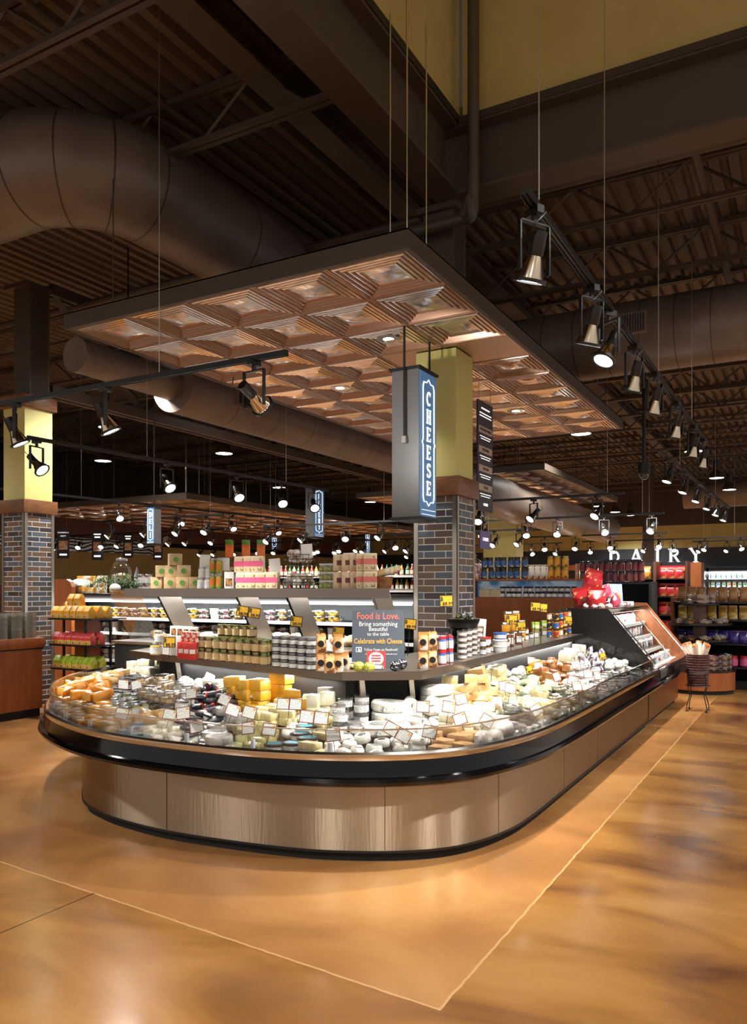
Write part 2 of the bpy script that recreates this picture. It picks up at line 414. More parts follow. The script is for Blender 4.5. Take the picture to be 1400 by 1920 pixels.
# ============================================================ SETTING
DK = 6.3                                       # underside of roof deck
def deck(x0, x1, y0, y1, z, name='ceiling'):
    mb = MB(); p = .2; n = int((x1-x0)/p); V = []; 
    for i in range(n):
        x = x0+i*p
        V += [(x, z), (x+.085, z), (x+.115, z+.075), (x+.17, z+.075)]
    V.append((x0+n*p, z))
    vs = [(a, y0, b) for a, b in V]+[(a, y1, b) for a, b in V]; k = len(V)
    mb.add(vs, [(i, i+1, i+1+k, i+k) for i in range(k-1)], deckm)
    return struct(mb.build(name, smooth=False))
f = MB(); f.add([(-24, -5, 0), (9, -5, 0), (9, 37, 0), (-24, 37, 0)], [(0, 1, 2, 3)], FLOOR); struct(f.build('floor', smooth=False))
deck(-23.8, 8.2, 7.1, 36.5, DK); deck(-23.8, -3.2, -4.5, 7.1, DK)
b = MB(); b.bx(-23.8, 8.2, -4.5, 36.6, DK+.1, DK+.2, paintd)
b = MB()
b.bx(-24, 9, 36.3, 36.6, 0, 2.85, mat('dairy_lower_wall', '2b2d33', .6)); b.bx(-24, 9, 36.28, 36.6, 2.15, 3.35, mat('dairy_navy_band', '2a3039', .5))
b.bx(-24, 9, 36.3, 36.6, 3.35, 4.35, yellow); b.bx(-24, 9, 36.3, 36.6, 4.35, 6.4, paintd)
struct(b.build('wall_back', smooth=False))
b = MB(); b.bx(-22.3, -22, -5, 36.3, 0, 1.7, woodp); b.bx(-22.3, -22, -5, 36.3, 1.7, 3.2, yellow); b.bx(-22.3, -22, -5, 36.3, 3.2, 6.4, blackm)
struct(b.build('wall_left', smooth=False))
b = MB(); b.bx(-2.93, 8.5, 7.0, 7.15, 6.04, 9.2, yellow); struct(b.build('wall_clerestory', smooth=False))
b = MB(); b.bx(-3.1, -2.97, -4.5, 7.15, 6.04, 9.2, yellow); struct(b.build('wall_clerestory_left', smooth=False))
b = MB(); b.bx(-3.1, 8.5, -4.5, 7.15, 9.2, 9.3, yellow); struct(b.build('ceiling', smooth=False))
b = MB(); b.bx(-2.97, -2.94, -4.5, 7.0, 6.04, 6.12, black); b.bx(-2.94, 8.5, 6.93, 7.0, 6.03, 6.1, paintd); struct(b.build('trim_1'))
# --- steel
def ibeam(name, a, b2, z0, z1, w, along, label, m=paint):
    """a,b2: ends along the axis, at the given cross position"""
    c, s, e = a
    mb = MB()
    t = .03
    parts = [(c-w/2, c+w/2, z0, z0+t), (c-w/2, c+w/2, z1-t, z1), (c-.02, c+.02, z0+t, z1-t)]
    for p0, p1, q0, q1 in parts:
        if along == 'x': mb.bx(s, e, p0, p1, q0, q1, m)
        else: mb.bx(p0, p1, s, e, q0, q1, m)
    return tag(mb.build(name, smooth=False), label, 'beam')
ibeam('roof_beam', (7.1, -3.2, 8.4), None, 5.38, 6.04, .32, 'x', 'deep dark brown steel beam under the yellow clerestory wall at right')
ibeam('roof_beam', (-3.1, -4.4, 6.9), None, 5.38, 6.04, .3, 'y', 'deep brown steel beam running from the top centre back to the brick column')
ibeam('roof_beam', (-4.17, -4.4, 30), None, 6.0, 6.26, .27, 'y', 'slim brown steel beam under the roof deck left of the deep beam')
def joist(x0, x1, y, zt=6.28, dep=.52, label='', step=.62, m=paint):
    t = thing('roof_joist', label, 'joist', (0, 0, 0), group='open web joists under the roof deck')
    a = MB(); a.bx(x0, x1, y-.06, y-.012, zt-.06, zt, m).bx(x0, x1, y+.012, y+.06, zt-.06, zt, m); a.build('top_chord', t, smooth=False)
    a = MB(); a.bx(x0, x1, y-.06, y-.012, zt-dep, zt-dep+.045, m).bx(x0, x1, y+.012, y+.06, zt-dep, zt-dep+.045, m); a.build('bottom_chord', t, smooth=False)
    a = MB(); x = x0; up = True
    while x+step < x1:
        p, q = (x, y, zt-.03), (x+step, y, zt-dep+.03)
        if not up: p, q = (x, y, zt-dep+.03), (x+step, y, zt-.03)
        a.bar(p, q, .026, m); up = not up; x += step
    a.build('web', t, smooth=False); return t
for y in (.7, 2.4, 4.05, 5.65): joist(-23, -3.3, y, label='open web steel joist left of the deep brown beam, over the big round duct')
y = 9.1
while y < 36: joist(-23.5, 8, y, label='open web steel joist under the deck, beyond the beam over the brick column'); y += 1.75
# sprinkler pipes
for (p, q, r_, lb) in [((-12, 7.9, 5.72), (8, 7.9, 5.72), .05, 'brown sprinkler pipe under the joists just beyond the right beam'),
                   ((-1.0, 8.0, 5.85), (-1.0, 30, 5.85), .045, 'brown branch pipe running away between the joists at right'),
                   ((-5.2, -2, 6.05), (-5.2, 30, 6.05), .03, 'thin pipe along the deck above the big round duct')]:
    tag(MB().tube([p, q], r_, paint, 10).build('sprinkler_pipe'), lb, 'pipe')
tag(MB().tube(catmull([(-2.75, 6.82, 9.1), (-2.75, 6.82, 5.35), (-2.77, 6.8, 5.22), (-2.85, 6.86, 5.12), (-3.0, 6.9, 5.1), (-4.6, 6.9, 5.1)], 5), .055, paint, 12).build('roof_drain_pipe'),
    'brown roof drain pipe running down the yellow corner above the column', 'pipe')
# --- columns
def column(x1, y0, w, zb, zbt, ztop, zs, lab, topband=False):
    t = thing('brick_column', lab, 'column', (x1-w/2, y0+w/2, 0)); h = w/2
    a = MB(); a.bx(-h, h, -h, h, 0, zb, BRICK); a.build('brick_shaft', t, smooth=False)
    for sx in (-1, 1):
        for sy in (-1, 1):
            g = MB(); X, Y = sx*h, sy*h; L = .045
            g.bx(min(X-sx*L, X+sx*.006), max(X-sx*L, X+sx*.006), min(Y, Y+sy*.006), max(Y, Y+sy*.006), .1, zb, steel)
            g.bx(min(X, X+sx*.006), max(X, X+sx*.006), min(Y-sy*L, Y+sy*.006), max(Y-sy*L, Y+sy*.006), .1, zb, steel)
            g.build('corner_guard', t, smooth=False)
    a = MB(); a.bx(-h-.035, h+.035, -h-.035, h+.035, zb, zbt, woodb); a.build('wood_band', t, bev=.004)
    a = MB(); a.bx(-h+.015, h-.015, -h+.015, h-.015, zbt, ztop, yellow2); a.build('painted_shaft', t, smooth=False)
    if topband: a = MB(); a.bx(-h-.03, h+.03, -h-.03, h+.03, ztop, ztop+.17, woodb); a.build('wood_cap', t, bev=.004)
    a = MB(); z = ztop+(.17 if topband else .1); o_ = .08 if topband else 0; a.bx(-.16+o_, .16+o_, -.16, -.13, z, zs, paint).bx(-.16+o_, .16+o_, .13, .16, z, zs, paint).bx(-.16+o_, .16+o_, -.13, .13, z, zs, paintd)
    a.bx(-.22, .22, -.22, .22, zs-.06, zs, paint)
    a.build('steel_post', t, smooth=False)
    return t
column(-3.0, 7.02, .46, 2.5, 2.69, 3.94, 5.38, 'brick column with steel corners and yellow shaft rising through the tin canopy')
column(-9.22, 6.9, .47, 2.62, 2.8, 4.05, 5.75, 'brick and yellow column at the left edge behind the clear containers', True)
t = thing('brick_column', 'far yellow column standing in front of the navy wall', 'column', (-7.2, 20, 0))
MB().bx(-.45, .45, -.3, .3, 0, 4.0, yellow2).build('painted_shaft', t, smooth=False); MB().bx(-.48, .48, -.33, .33, 0, 1.5, BRICK).build('brick_shaft', t, smooth=False)
c = dp(1215, 1040, 27); tag(MB().bx(c[0]-.16, c[0]+.16, c[1]-.16, c[1]+.16, 0, 5.8, paintd).build('steel_column', smooth=False), 'dark brown steel column in front of the dairy lettering', 'column')
# --- girder truss at left
t = thing('girder_truss', 'deep brown girder truss running back from the left column', 'truss', (0, 0, 0))
for z, n in ((5.72, 'top_chord'), (4.3, 'bottom_chord')):
    MB().bx(-9.5, -9.42, 7.4, 34, z, z+.15, paint).bx(-9.36, -9.28, 7.4, 34, z, z+.15, paint).build(n, t, smooth=False)
y, up = 7.5, True
while y < 33:
    p, q = (-9.39, y, 5.75 if up else 4.42), (-9.39, y+1.7, 4.42 if up else 5.75)
    MB().bar(p, q, .09, paint).build('diagonal', t, smooth=False); y += 1.7; up = not up
# --- ducts
def ringed(P, r, m, name, parent, step=5):
    mb = MB().tube(P, r, m, 40)
    mb.build(name, parent)
    for i in range(step, len(P)-1, step):
        d = (Vector(P[i+1])-Vector(P[i])).normalized()*.006
        MB().tube([Vector(P[i])-d, Vector(P[i])+d], r+.004, paintd, 40, cap=False).build('duct_seam', parent)
t = thing('round_duct', 'huge brown round duct bending out of view above the left track', 'duct')
X0, RR, Z0, r0 = -5.85, .85, 5.6, .51
P = [(X0, 16-.6*i, Z0) for i in range(0, 18)]
y1 = P[-1][1]
for k in range(1, 13):
    a = math.radians(90*k/12); P.append((X0-RR+RR*math.cos(a), y1-RR*math.sin(a), Z0))
P += [(X0-RR-.6*k, y1-RR, Z0) for k in range(1, 26)]
ringed(P, r0, ductm, 'duct_shell', t, 3)
tag(t, None)
t = thing('round_duct', 'brown round duct with a wall register crossing behind the right track', 'duct')
ringed([(-7+.45*i, 11.5, 5.15) for i in range(32)], .5, ductm, 'duct_shell', t, 1)
g = MB(); x, y, z = dp(1180, 607, 9.75); g.bx(x-.2, x+.2, y-.02, y+.03, z-.13, z+.13, ductm)
for k in range(12): g.bx(x-.18+k*.031, x-.168+k*.031, y-.03, y+.02, z-.11, z+.11, black)
g.build('register_grille', t, smooth=False)
t = thing('round_duct', 'brown round duct running back below the left edge of the tin canopy', 'duct')
ringed([(-7.7, 8.1+.5*i, 4.4) for i in range(26)], .37, ductm, 'duct_shell', t, 2)
MB().tube([(-7.7, 6.45, 4.4), (-7.7, 8.15, 4.4)], .21, ductm, 24).build('narrow_shell', t)
g = MB(); g.bx(-7.36, -7.31, 9.0, 9.7, 4.27, 4.5, ductm); g.bx(-7.31, -7.3, 9.06, 9.64, 4.31, 4.46, black); g.build('register_grille', t, smooth=False)
t = thing('round_duct', 'far brown duct crossing under the roof left of the dairy wall', 'duct')
ringed([(-5.5, 12.5+i, 3.4) for i in range(13)], .42, ductm, 'duct_shell', t, 2)
tag(MB().tube([(-4, 30, 4.9), (8, 30, 4.9)], .45, ductm, 24).build('round_duct'), 'far brown duct crossing above the dairy lettering', 'duct')

# ============================================================ TIN CANOPIES
def tile_mesh(w, l):
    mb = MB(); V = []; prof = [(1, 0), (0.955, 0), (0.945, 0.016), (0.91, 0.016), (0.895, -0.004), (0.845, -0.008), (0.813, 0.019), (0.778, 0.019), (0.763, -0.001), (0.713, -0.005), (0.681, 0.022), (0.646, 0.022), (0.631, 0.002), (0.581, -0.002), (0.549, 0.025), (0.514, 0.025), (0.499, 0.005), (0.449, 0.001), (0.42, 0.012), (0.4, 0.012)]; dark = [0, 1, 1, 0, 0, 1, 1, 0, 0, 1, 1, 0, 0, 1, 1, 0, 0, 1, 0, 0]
    prof = [(a_, z_) for a_, z_ in prof]
    for f_, z in prof: V += [(-w/2*f_, -l/2*f_, z), (w/2*f_, -l/2*f_, z), (w/2*f_, l/2*f_, z), (-w/2*f_, l/2*f_, z)]
    Fs = [(i*4+k, i*4+(k+1) % 4, (i+1)*4+(k+1) % 4, (i+1)*4+k) for i in range(len(prof)-1) for k in range(4)]
    o = len(V); n = 6; a, b_ = w/2*.40, l/2*.40
    for i in range(n+1):
        for j in range(n+1):
            u, v = i/n*2-1, j/n*2-1; V.append((a*u, b_*v, 0.012-.026*(1-u*u)*(1-v*v)))
    Fs += [(o+i*(n+1)+j, o+i*(n+1)+j+1, o+(i+1)*(n+1)+j+1, o+(i+1)*(n+1)+j) for i in range(n) for j in range(n)]
    nr = (len(prof)-1)*4; mb.add(V, [q for n_, q in enumerate(Fs) if n_ >= nr or not dark[n_//4]], copper); k_ = mb.mi(copperdk)
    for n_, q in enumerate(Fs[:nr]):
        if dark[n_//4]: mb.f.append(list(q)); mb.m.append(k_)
    return mb
def canopy(x0, x1, y0, y1, z, nx, ny, lab, plain=(), lights=()):
    t = thing('tin_canopy', lab, 'ceiling panel', ((x0+x1)/2, (y0+y1)/2, z)); cx, cy = (x0+x1)/2, (y0+y1)/2
    e = .04; a = MB(); X0, X1, Y0, Y1 = x0-cx, x1-cx, y0-cy, y1-cy
    a.bx(X0, X1, Y0, Y0+e, -.01, .13, paint).bx(X0, X1, Y1-e, Y1, -.01, .13, paint).bx(X0, X0+e, Y0+e, Y1-e, -.01, .13, paint).bx(X1-e, X1, Y0+e, Y1-e, -.01, .13, paint)
    a.bx(X0, X1, Y0, Y1, .12, .13, paintd); a.build('frame', t, smooth=False)
    w, l = (x1-x0-2*e)/nx, (y1-y0-2*e)/ny
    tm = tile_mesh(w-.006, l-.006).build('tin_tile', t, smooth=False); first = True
    for i in range(nx):
        for j in range(ny):
            p = (X0+e+w*(i+.5), Y0+e+l*(j+.5), 0)
            if (i, j) in plain:
                if plain[(i, j)]: MB().bx(-w/2, w/2, -l/2, l/2, 0, .01, copperd).build('hammered_tile', t, loc=p, smooth=False)
                continue
            if first: tm.location = p; first = False
            else:
                c = tm.copy(); COL.objects.link(c); c.location = p
    g = MB()
    for i in range(nx+1): x = X0+e+w*i; g.bx(x-.006, x+.006, Y0+e, Y1-e, -.006, .012, copperdk)
    for j in range(ny+1): y = Y0+e+l*j; g.bx(X0+e, X1-e, y-.006, y+.006, -.006, .012, copperdk)
    g.build('grid', t, smooth=False)
    for (lx, ly) in lights:
        d = MB().lathe([(.115, -.006), (.115, .0), (.09, .004), (.085, .03)], chrome, (lx-cx, ly-cy, 0), 24).build('downlight_trim', t)
        MB().lathe([(.084, .0), (.05, -.004), (.001, -.006)], lampm, (0, 0, 0), 24).build('downlight_lens', d, loc=(lx-cx, ly-cy, -.002))
        light('downlight', 'SPOT', (lx, ly, z-.03), 60, size=.08, aim=(lx, ly, 0), angle=80)
    for (hx_, hy_) in ((X0+.3, Y0+.3), (X1-.3, Y0+.3), (X1-.3, Y1-.3), (X0+.3, Y1-.3), (X1-.1, Y0+.5), (X1-.02, Y0+.02)):
        MB().tube([(hx_, hy_, .12), (hx_, hy_, 1.9)], .006, chrome, 6).build('hanger_rod', t)
    return t
L1 = [on(728, 635, 3.95), on(637, 727, 3.95), on(967, 770, 3.95)]
pl = {(3, 3): True, (4, 3): True}
canopy(-5.9, -2.42, 4.82, 11.85, 3.95, 5, 10, 'large copper pressed tin canopy hanging over the cheese case', pl, [p[:2] for p in L1])
canopy(-10.3, -6.9, 17.5, 21.5, 3.95, 5, 6, 'distant tin canopy seen behind the hanging sign at centre', {})
x, y = on(1108, 918, 4.0)
canopy(x-2.05, x, y-3.8, y+3, 4.0, 3, 8, 'distant tin canopy right of the hanging menu board', {})
canopy(-17.5, -11.5, 12.5, 24, 3.5, 7, 14, 'distant tin canopy above the deli counter at far left', {})

# ============================================================ LIGHT FITTINGS
def dome_fn():
    t = thing('dome_pendant', '', '')
    MB().lathe([(.001, .36), (.09, .36), (.095, .2), (.1, .19), (.14, .16), (.185, .08), (.2, 0), (.205, -.01), (.197, -.01), (.19, .0)], paintd, n=28).build('dome_shade', t)
    MB().lathe([(.19, -.004), (.1, -.012), (.001, -.014)], lampd, n=24).build('lamp_lens', t)
    MB().lathe([(.09, .36), (.09, .5), (.03, .52), (.001, .52)], black, n=16).build('ballast_can', t)
    MB().tube([(0, 0, .5), (0, 0, 1.61)], .012, black, 6).build('stem', t)
    return t
DL = [(240, 682, 'above the left track, nearest of the domes'), (530, 770, 'beside the left canopy edge under the duct'), (204, 801, 'behind the two left spotlights'),
      (193, 864, 'left end of the dark ceiling near the yellow column'), (420, 850, 'below the long girder truss'), (1089, 813, 'touching the far right corner of the tin canopy'),
      (717, 827, 'just left of the hanging cheese sign'), (1300, 846, 'behind the far end of the right track'), (1343, 896, 'right side, first behind the right track'),
      (1367, 918, 'right side, between two other domes'), (1386, 937, 'near the right edge of the photo'), (1080, 931, 'right of the distant canopy'), (1122, 949, 'over the red chip bags, second in its row'),
      (1153, 960, 'third in the row leading to the dairy wall'), (1181, 966, 'fourth in the row leading to the dairy wall'), (523, 914, 'small, above the distant canopy'),
      (694, 941, 'small, left of the grey sign foot'), (945, 925, 'above the small purple sign'), (927, 952, 'low, beside the small purple sign'), (972, 962, 'low, over the blue cans')]
for i, (px, py, w) in enumerate(DL):
    d = F*(4.7-HC)/(HY-py); x, y, z = dp(px, py, d)
    place('dome', dome_fn, (x, y, z), label='brown dome pendant light '+w, cat='pendant light', group='dome pendants under the roof')
    light('dome_light', 'SPOT', (x, y, z-.05), P_DOME, size=.16, aim=(x, y, 0), angle=140, blend=.7)
for i, (x, y, z, up_) in enumerate(((1.5, -1.5, 6.2, 0), (2.2, 3.0, 6.2, 0), (3.2, 6.0, 6.2, 0), (-1.6, -2.5, 6.2, 0), (-6.2, -2.0, 4.7, 1), (-9.5, 2.2, 4.7, 1), (2.2, 10.5, 4.7, 1), (3.5, 15, 4.7, 1), (-12, 6, 4.7, 1))):  # unseen domes out of frame, added to raise the overall light
    o = place('dome', dome_fn, (x, y, z), label='brown dome pendant light outside the right and left edges of the photo', cat='pendant light', group='dome pendants out of frame')
    light('dome_light', 'SPOT', (x, y, z-.05), P_DOME*(1.5 if not up_ else 1.), size=.16, aim=(x, y, 0), angle=140, blend=.7)
    if not up_: MB().tube([(0, 0, 1.6), (0, 0, 3.0)], .012, black, 6).build('stem', o)
def spot_fn(lens=lampm):
    """track head: the beam points along local -z, the adapter at the top"""
    t = thing('track_spotlight', '', '')
    MB().bx(-.02, .02, -.045, .045, .2, .235, black).tube([(0, 0, .17), (0, 0, .21)], .015, black).build('track_adapter', t)
    y_ = MB(); y_.bx(-.09, .09, -.012, .012, .16, .17, black); y_.bx(-.09, -.08, -.012, .012, -.06, .17, black); y_.bx(.08, .09, -.012, .012, -.06, .17, black); y_.build('yoke', t, bev=.002)
    MB().lathe([(.001, .12), (.034, .12), (.036, .02), (.03, .01)], black, n=16).build('lamp_socket', t)
    r_ = MB(); r_.lathe([(.03, .02), (.045, -.02), (.062, -.07), (.066, -.085)], refl, n=20, cap=False); r_.build('reflector', t)
    MB().lathe([(.066, -.085), (.078, -.085), (.078, -.1), (.06, -.1), (.06, -.09)], black, n=24, cap=False).build('front_ring', t)
    MB().lathe([(.06, -.092), (.001, -.096)], lens, n=20).build('lamp_lens', t)
    MB().tube(catmull([(.03, .0, .1), (.06, .02, .13), (.03, .02, .17), (0, .01, .2)], 4), .004, black, 5).build('flex_cord', t)
    return t
def head(x, y, z, aim, label, group, power=None, sc=1.):
    """adapter meets the track at x, y, z"""
    dz = .235*sc
    p = Vector((x, y, z-dz)); dr = Vector(aim)-p
    yaw = math.atan2(dr.y, dr.x)+PI/2; tilt = min(math.atan2(math.hypot(dr.x, dr.y), -dr.z), math.radians(62))
    t = place('spot', spot_fn, p, (0, 0, yaw), label, 'track light', group, sc)
    for ch in t.children:
        if ch.name.split('.')[0] in ('lamp_socket', 'reflector', 'front_ring', 'lamp_lens', 'flex_cord'):
            ch.rotation_euler = (-tilt, 0, 0)
    if power:
        q = p+dr.normalized()*.13
        light('track_light', 'SPOT', q, power, size=.05, aim=aim, angle=62, blend=.8)
def track(a, b, label, cables, w=.035):
    t = thing('lighting_track', label, 'track')
    d = (Vector(b)-Vector(a)).normalized(); n = Vector((-d.y, d.x, 0))*w/2
    m = MB(); A, B_ = Vector(a), Vector(b)
    for z0, z1, k, mm in ((0, .03, 1., black), (-.008, 0, .25, black), (-.008, .0, 0, black)):
        if k == 0:
            for s in (-.9, .9): m.add([A+n*s-n*.15+Vector((0, 0, -.01)), A+n*s+n*.15+Vector((0, 0, -.01)), B_+n*s+n*.15+Vector((0, 0, -.01)), B_+n*s-n*.15+Vector((0, 0, -.01)),
                                          A+n*s-n*.15, A+n*s+n*.15, B_+n*s+n*.15, B_+n*s-n*.15], [(3,2,1,0),(4,5,6,7),(0,1,5,4),(1,2,6,5),(2,3,7,6),(3,0,4,7)], black)
            continue
        m.add([A-n*k+Vector((0, 0, z0)), A+n*k+Vector((0, 0, z0)), B_+n*k+Vector((0, 0, z0)), B_-n*k+Vector((0, 0, z0)), A-n*k+Vector((0, 0, z1)), A+n*k+Vector((0, 0, z1)), B_+n*k+Vector((0, 0, z1)), B_-n*k+Vector((0, 0, z1))],
              [(3,2,1,0),(4,5,6,7),(0,1,5,4),(1,2,6,5),(2,3,7,6),(3,0,4,7)], mm)
    m.build('track_rail', t, smooth=False)
    for s in cables:
        p = A+(B_-A)*s
        MB().tube([p+Vector((0, 0, .03)), (p.x, p.y, DK if p.x < -3.2 or p.y > 7.2 else 9.2)], .0035, steel, 5).build('suspension_cable', t)
    return t
# near left track, along X
zt = 3.2
track((-8.5, 4.39, zt), (-3.13, 4.39, zt), 'black lighting track with three dark spotlights crossing at left', (.3, .78))
G1 = 'dark lensed spotlights on the left crossing track'
for px, w in ((476, 'right end'), (197, 'middle'), (28, 'left end')):
    t_ = (px-700)/F; d = 4.39/(FY+t_*RY); x = d*(FX+t_*RX)
    head(x, 4.39, zt, (x+(.25 if px > 400 else .7), 7.0 if px > 400 else 5.2, 3.25 if px > 400 else .7), 'black yoke spotlight with pale reflector at the %s of the left track' % w, G1, P_SPOT*(.4 if px > 400 else 1.5), 1.1)
# track running back at left
track((-7.3, 5.5, zt), (-6.95, 10.9, zt), 'long black lighting track running back past the left column', (.3, .8))
for k, (px, w) in enumerate(((52, 'nearest head, lit, in front of the yellow column'), (232, 'lit head above the deli posters'), (373, 'lit head left of the girder'), (492, 'lit head beyond the first two'), (585, 'last lit head near the hanging market sign'))):
    s = [0.02, .36, .6, .78, .93][k]
    head(-7.3+.35*s, 5.5+5.4*s, zt, (-5.2, 5.9+3*s, .9), 'black track spotlight on the receding left track, '+w, 'lit spotlights on the receding left track', P_SPOT*.8, 1.1)
# long right track
zt = 3.6
track((-1.27, 3.84, zt), (-1.28, 11.85, zt), 'long black lighting track running back at upper right', (.03, .22, .5, .8), .05)
for px, w in ((1003, 'nearest, dark with pale reflector'), (1110, 'second, lit'), (1143, 'third, facing the camera'), (1190, 'fourth, below the duct register'), (1228, 'fifth'), (1268, 'sixth'), (1300, 'seventh'), (1318, 'last')):
    t_ = (px-700)/F; k = -1.27/(FX+t_*RX) if abs(FX+t_*RX) > 1e-3 else 5; y = k*(FY+t_*RY)
    y = min(y, 11.7)
    head(-1.275, y, zt, (-2.1, y+.5 if px != 1143 else y-1.2, .75), 'black spotlight on the long right track, '+w, 'spotlights on the long right track', P_SPOT*1.15, 1.15)
track((-1.95, 12, zt), (-1.8, 21.5, zt), 'second black lighting track in line with the long right one', (.2, .7), .05)
for k in range(6):
    y = 12.8+1.6*k; head(-1.93+.015*k, y, zt, (-2.6, y-.6, 1), 'small lit spotlight on the second right track', 'spotlights on the second right track', P_FAR, 1.1)
# distant tracks
FT = [(-14, -10.5, 12.5, 3.1), (-11, -7.5, 14.5, 3.0), (-9.5, -5.5, 17.5, 2.95), (-13.5, -8, 20, 3.0), (-6.5, -2.5, 16, 3.05), (-7.6, -3.2, 21, 3.0), (-13, -7, 25, 3.05), (-6.5, -1.5, 25.5, 3.1), (-19.5, -13, 15.5, 3.1), (-19, -12, 21, 3.1), (-5.2, -2.6, 12.8, 3.1), (-3.6, .0, 29, 3.2)]
for i, (xa, xb, yy, z) in enumerate(FT):
    px, py, d = pj((xa+xb)/2, yy, z)
    where = ('left of the brick column' if px < 790 else 'right of the brick column')+', row %s' % ['over the deli', 'behind the truss', 'in the middle distance', 'above the far jars', 'near the blue cans', 'above the chips', 'at the far back', 'before the dairy wall', 'beside the deli posters', 'behind the deli posters', 'beside the menu board', 'right in front of the dairy letters'][i]
    track((xa, yy, z), (xb, yy, z), 'thin distant lighting track '+where, (.1, .9), .04)
    n = int((xb-xa)/.75)
    for k in range(n):
        x = xa+.3+(xb-xa-.6)*(k+R.uniform(-.2, .2))/max(n-1, 1)
        head(x, yy, z, (x+R.uniform(-1.2, 1.2), yy-1.6, 1.0), 'tiny lit spotlight on the distant track '+where, 'spotlights on the track '+where, P_FAR if k % 2 == 0 else None, 1.15)
# long thin distant tracks at left of the image running back
track((-12.2, 8.5, 3.3), (-11.2, 17, 3.3), 'distant dark track running back above the deli sign', (.2, .8))
for k in range(5):
    y = 9.5+1.6*k; head(-12.1+.12*k, y, 3.3, (-10, y-1, 1), 'small spotlight on the dark track above the deli sign', 'spotlights above the deli sign', P_FAR, 1.1)
# camera dome on a pole, smoke detector
x, y, z = dp(1207, 890, 12.8)
t = thing('security_camera', 'black dome security camera on a long pole under the roof', 'camera', (x, y, z))
MB().tube([(0, 0, .18), (0, 0, 2.9)], .028, black, 10).build('pole', t); MB().lathe([(.001, .19), (.1, .19), (.1, .02), (.085, .0)], black, n=24).build('housing', t)
MB().lathe([(.075, .0), (.07, -.04), (.04, -.075), (.001, -.085)], mat('smoked_dome', '2a2020', .08, coat=1), n=24).build('lens_dome', t)
x, y, z = dp(1182, 727, 15.6); t = thing('smoke_detector', 'round white detector under the joists right of the canopy', 'detector', (x, y, z))
MB().lathe([(.13, .04), (.13, .0), (.05, -.02), (.04, -.05), (.001, -.05)], white, n=24).build('housing', t); MB().tube([(0, 0, .04), (0, 0, .5)], .01, paint, 6).build('bracket', t)
# ============================================================ SIGNS
def hang_sign(word, px0, pxc, px1, ytop, ybot, d, label, face='x', size=.3, dpt=.33):
    """box sign with one lettered face; corner at pixel pxc"""
    xc, yc, z1 = dp(pxc, ytop, d); z0 = HC-(ybot-HY)*d/F; H_ = z1-z0
    t = thing('hanging_sign', label, 'sign', (xc, yc, z0))
    b = MB(); b.bx(-size, 0, 0, dpt, 0, H_, cgrey); b.build('sign_box', t, smooth=False)
    b = MB(); b.bx(-size-.02, .02, -.02, dpt+.02, H_, H_+.025, black).bx(-size-.02, .02, -.02, dpt+.02, -.025, 0, black); b.build('end_cap', t, smooth=False)
    w = dpt if face == 'x' else size; ax = 'y' if face == 'x' else 'x'
    P = MB(); L = MB()
    if face == 'x': P.bx(0, .008, .01, dpt-.01, .01, H_-.01, sblue); yy = .012; o = 0.
    else: P.bx(-size+.01, -.01, -.008, 0, .01, H_-.01, sblue); yy = -.012; o = -size
    P.build('lettered_face', t, smooth=False)
    n = len(word); top, bot = H_*.88, H_*.14; st = (top-bot)/n; gh = st*.78
    for i, ch in enumerate(word):
        glyph(L, ch, o+w/2-.4*gh*.95, top-st*(i+1)+st*.11, gh, swhite, ax=ax, y=yy, th=.003)
    L.build('lettering', t, smooth=False)
    B = MB()
    def line(pts, wd):
        for (a, b2), (c, d2) in zip(pts, pts[1:]):
            l = math.hypot(c-a, d2-b2) or 1; nx, ny = -(d2-b2)/l*wd/2, (c-a)/l*wd/2
            B.prism([(a+nx, b2+ny), (a-nx, b2-ny), (c-nx, d2-ny), (c+nx, d2+ny)], yy-.002, yy+.002, swhite, 'y' if ax == 'x' else 'x')
    for q, wd in ((.16, .006), (.2, .003)):
        a_, b_ = o+w*q, o+w*(1-q); m_ = o+w/2; e = w*.1; zt_, zb_ = H_*.95, H_*.08
        half = [(m_, zt_), (m_-w*.12, zt_-w*.1), (a_+e*.5, zt_-w*.1), (a_, zt_-w*.22), (a_, H_*.53), (a_-e*.5, H_*.51), (a_, H_*.49), (a_, zb_+w*.22), (a_+e*.5, zb_+w*.1), (m_-w*.12, zb_+w*.1), (m_, zb_)]
        line(half, wd); line([(2*m_-x_, z_) for x_, z_ in half], wd)
    line([(o+w*.1, H_*.02), (o+w*.9, H_*.02)], .004); line([(o+w*.1, H_*.05), (o+w*.9, H_*.05)], .004)
    B.build('border_line', t, smooth=False)
    return t, xc, yc, z0, z1
t, xc, yc, z0, z1 = hang_sign('CHEESE', 738, 785, 815, 690, 968, 6.98, 'tall hanging box sign reading CHEESE in white on blue', 'x', .27, .36)
for yy, zb in ((-.03, z1-z0-.62), (.5, .25)):
    MB().tube([(-.13, yy, zb if yy < 0 else z1-z0-.3), (-.13, yy, 3.95-z0)], .011, black, 8).build('hanging_rod', t)
MB().bx(-.15, -.11, -.045, 0, z1-z0-.66, z1-z0-.6, chrome).build('rod_bracket', t)
def farsign(word, px0, pxc, px1, yt, yb, lab, face, d, size, dpt):
    t, xc, yc, z0, z1 = hang_sign(word, px0, pxc, px1, yt, yb, d, lab, face, size, dpt)
    MB().tube([(-size/2, dpt/2, z1-z0), (-size/2, dpt/2, 6.3-z0)], .012, black, 6).build('hanging_rod', t)
farsign('DELI', 275, 290, 300, 950, 1019, 'far hanging box sign reading DELI above the counter at left', 'y', 12.5, .17, .14)
farsign('BAKERY', 573, 588, 602, 912, 1006, 'grey and blue hanging box sign reading BAKERY at centre', 'x', 19, .24, .45)
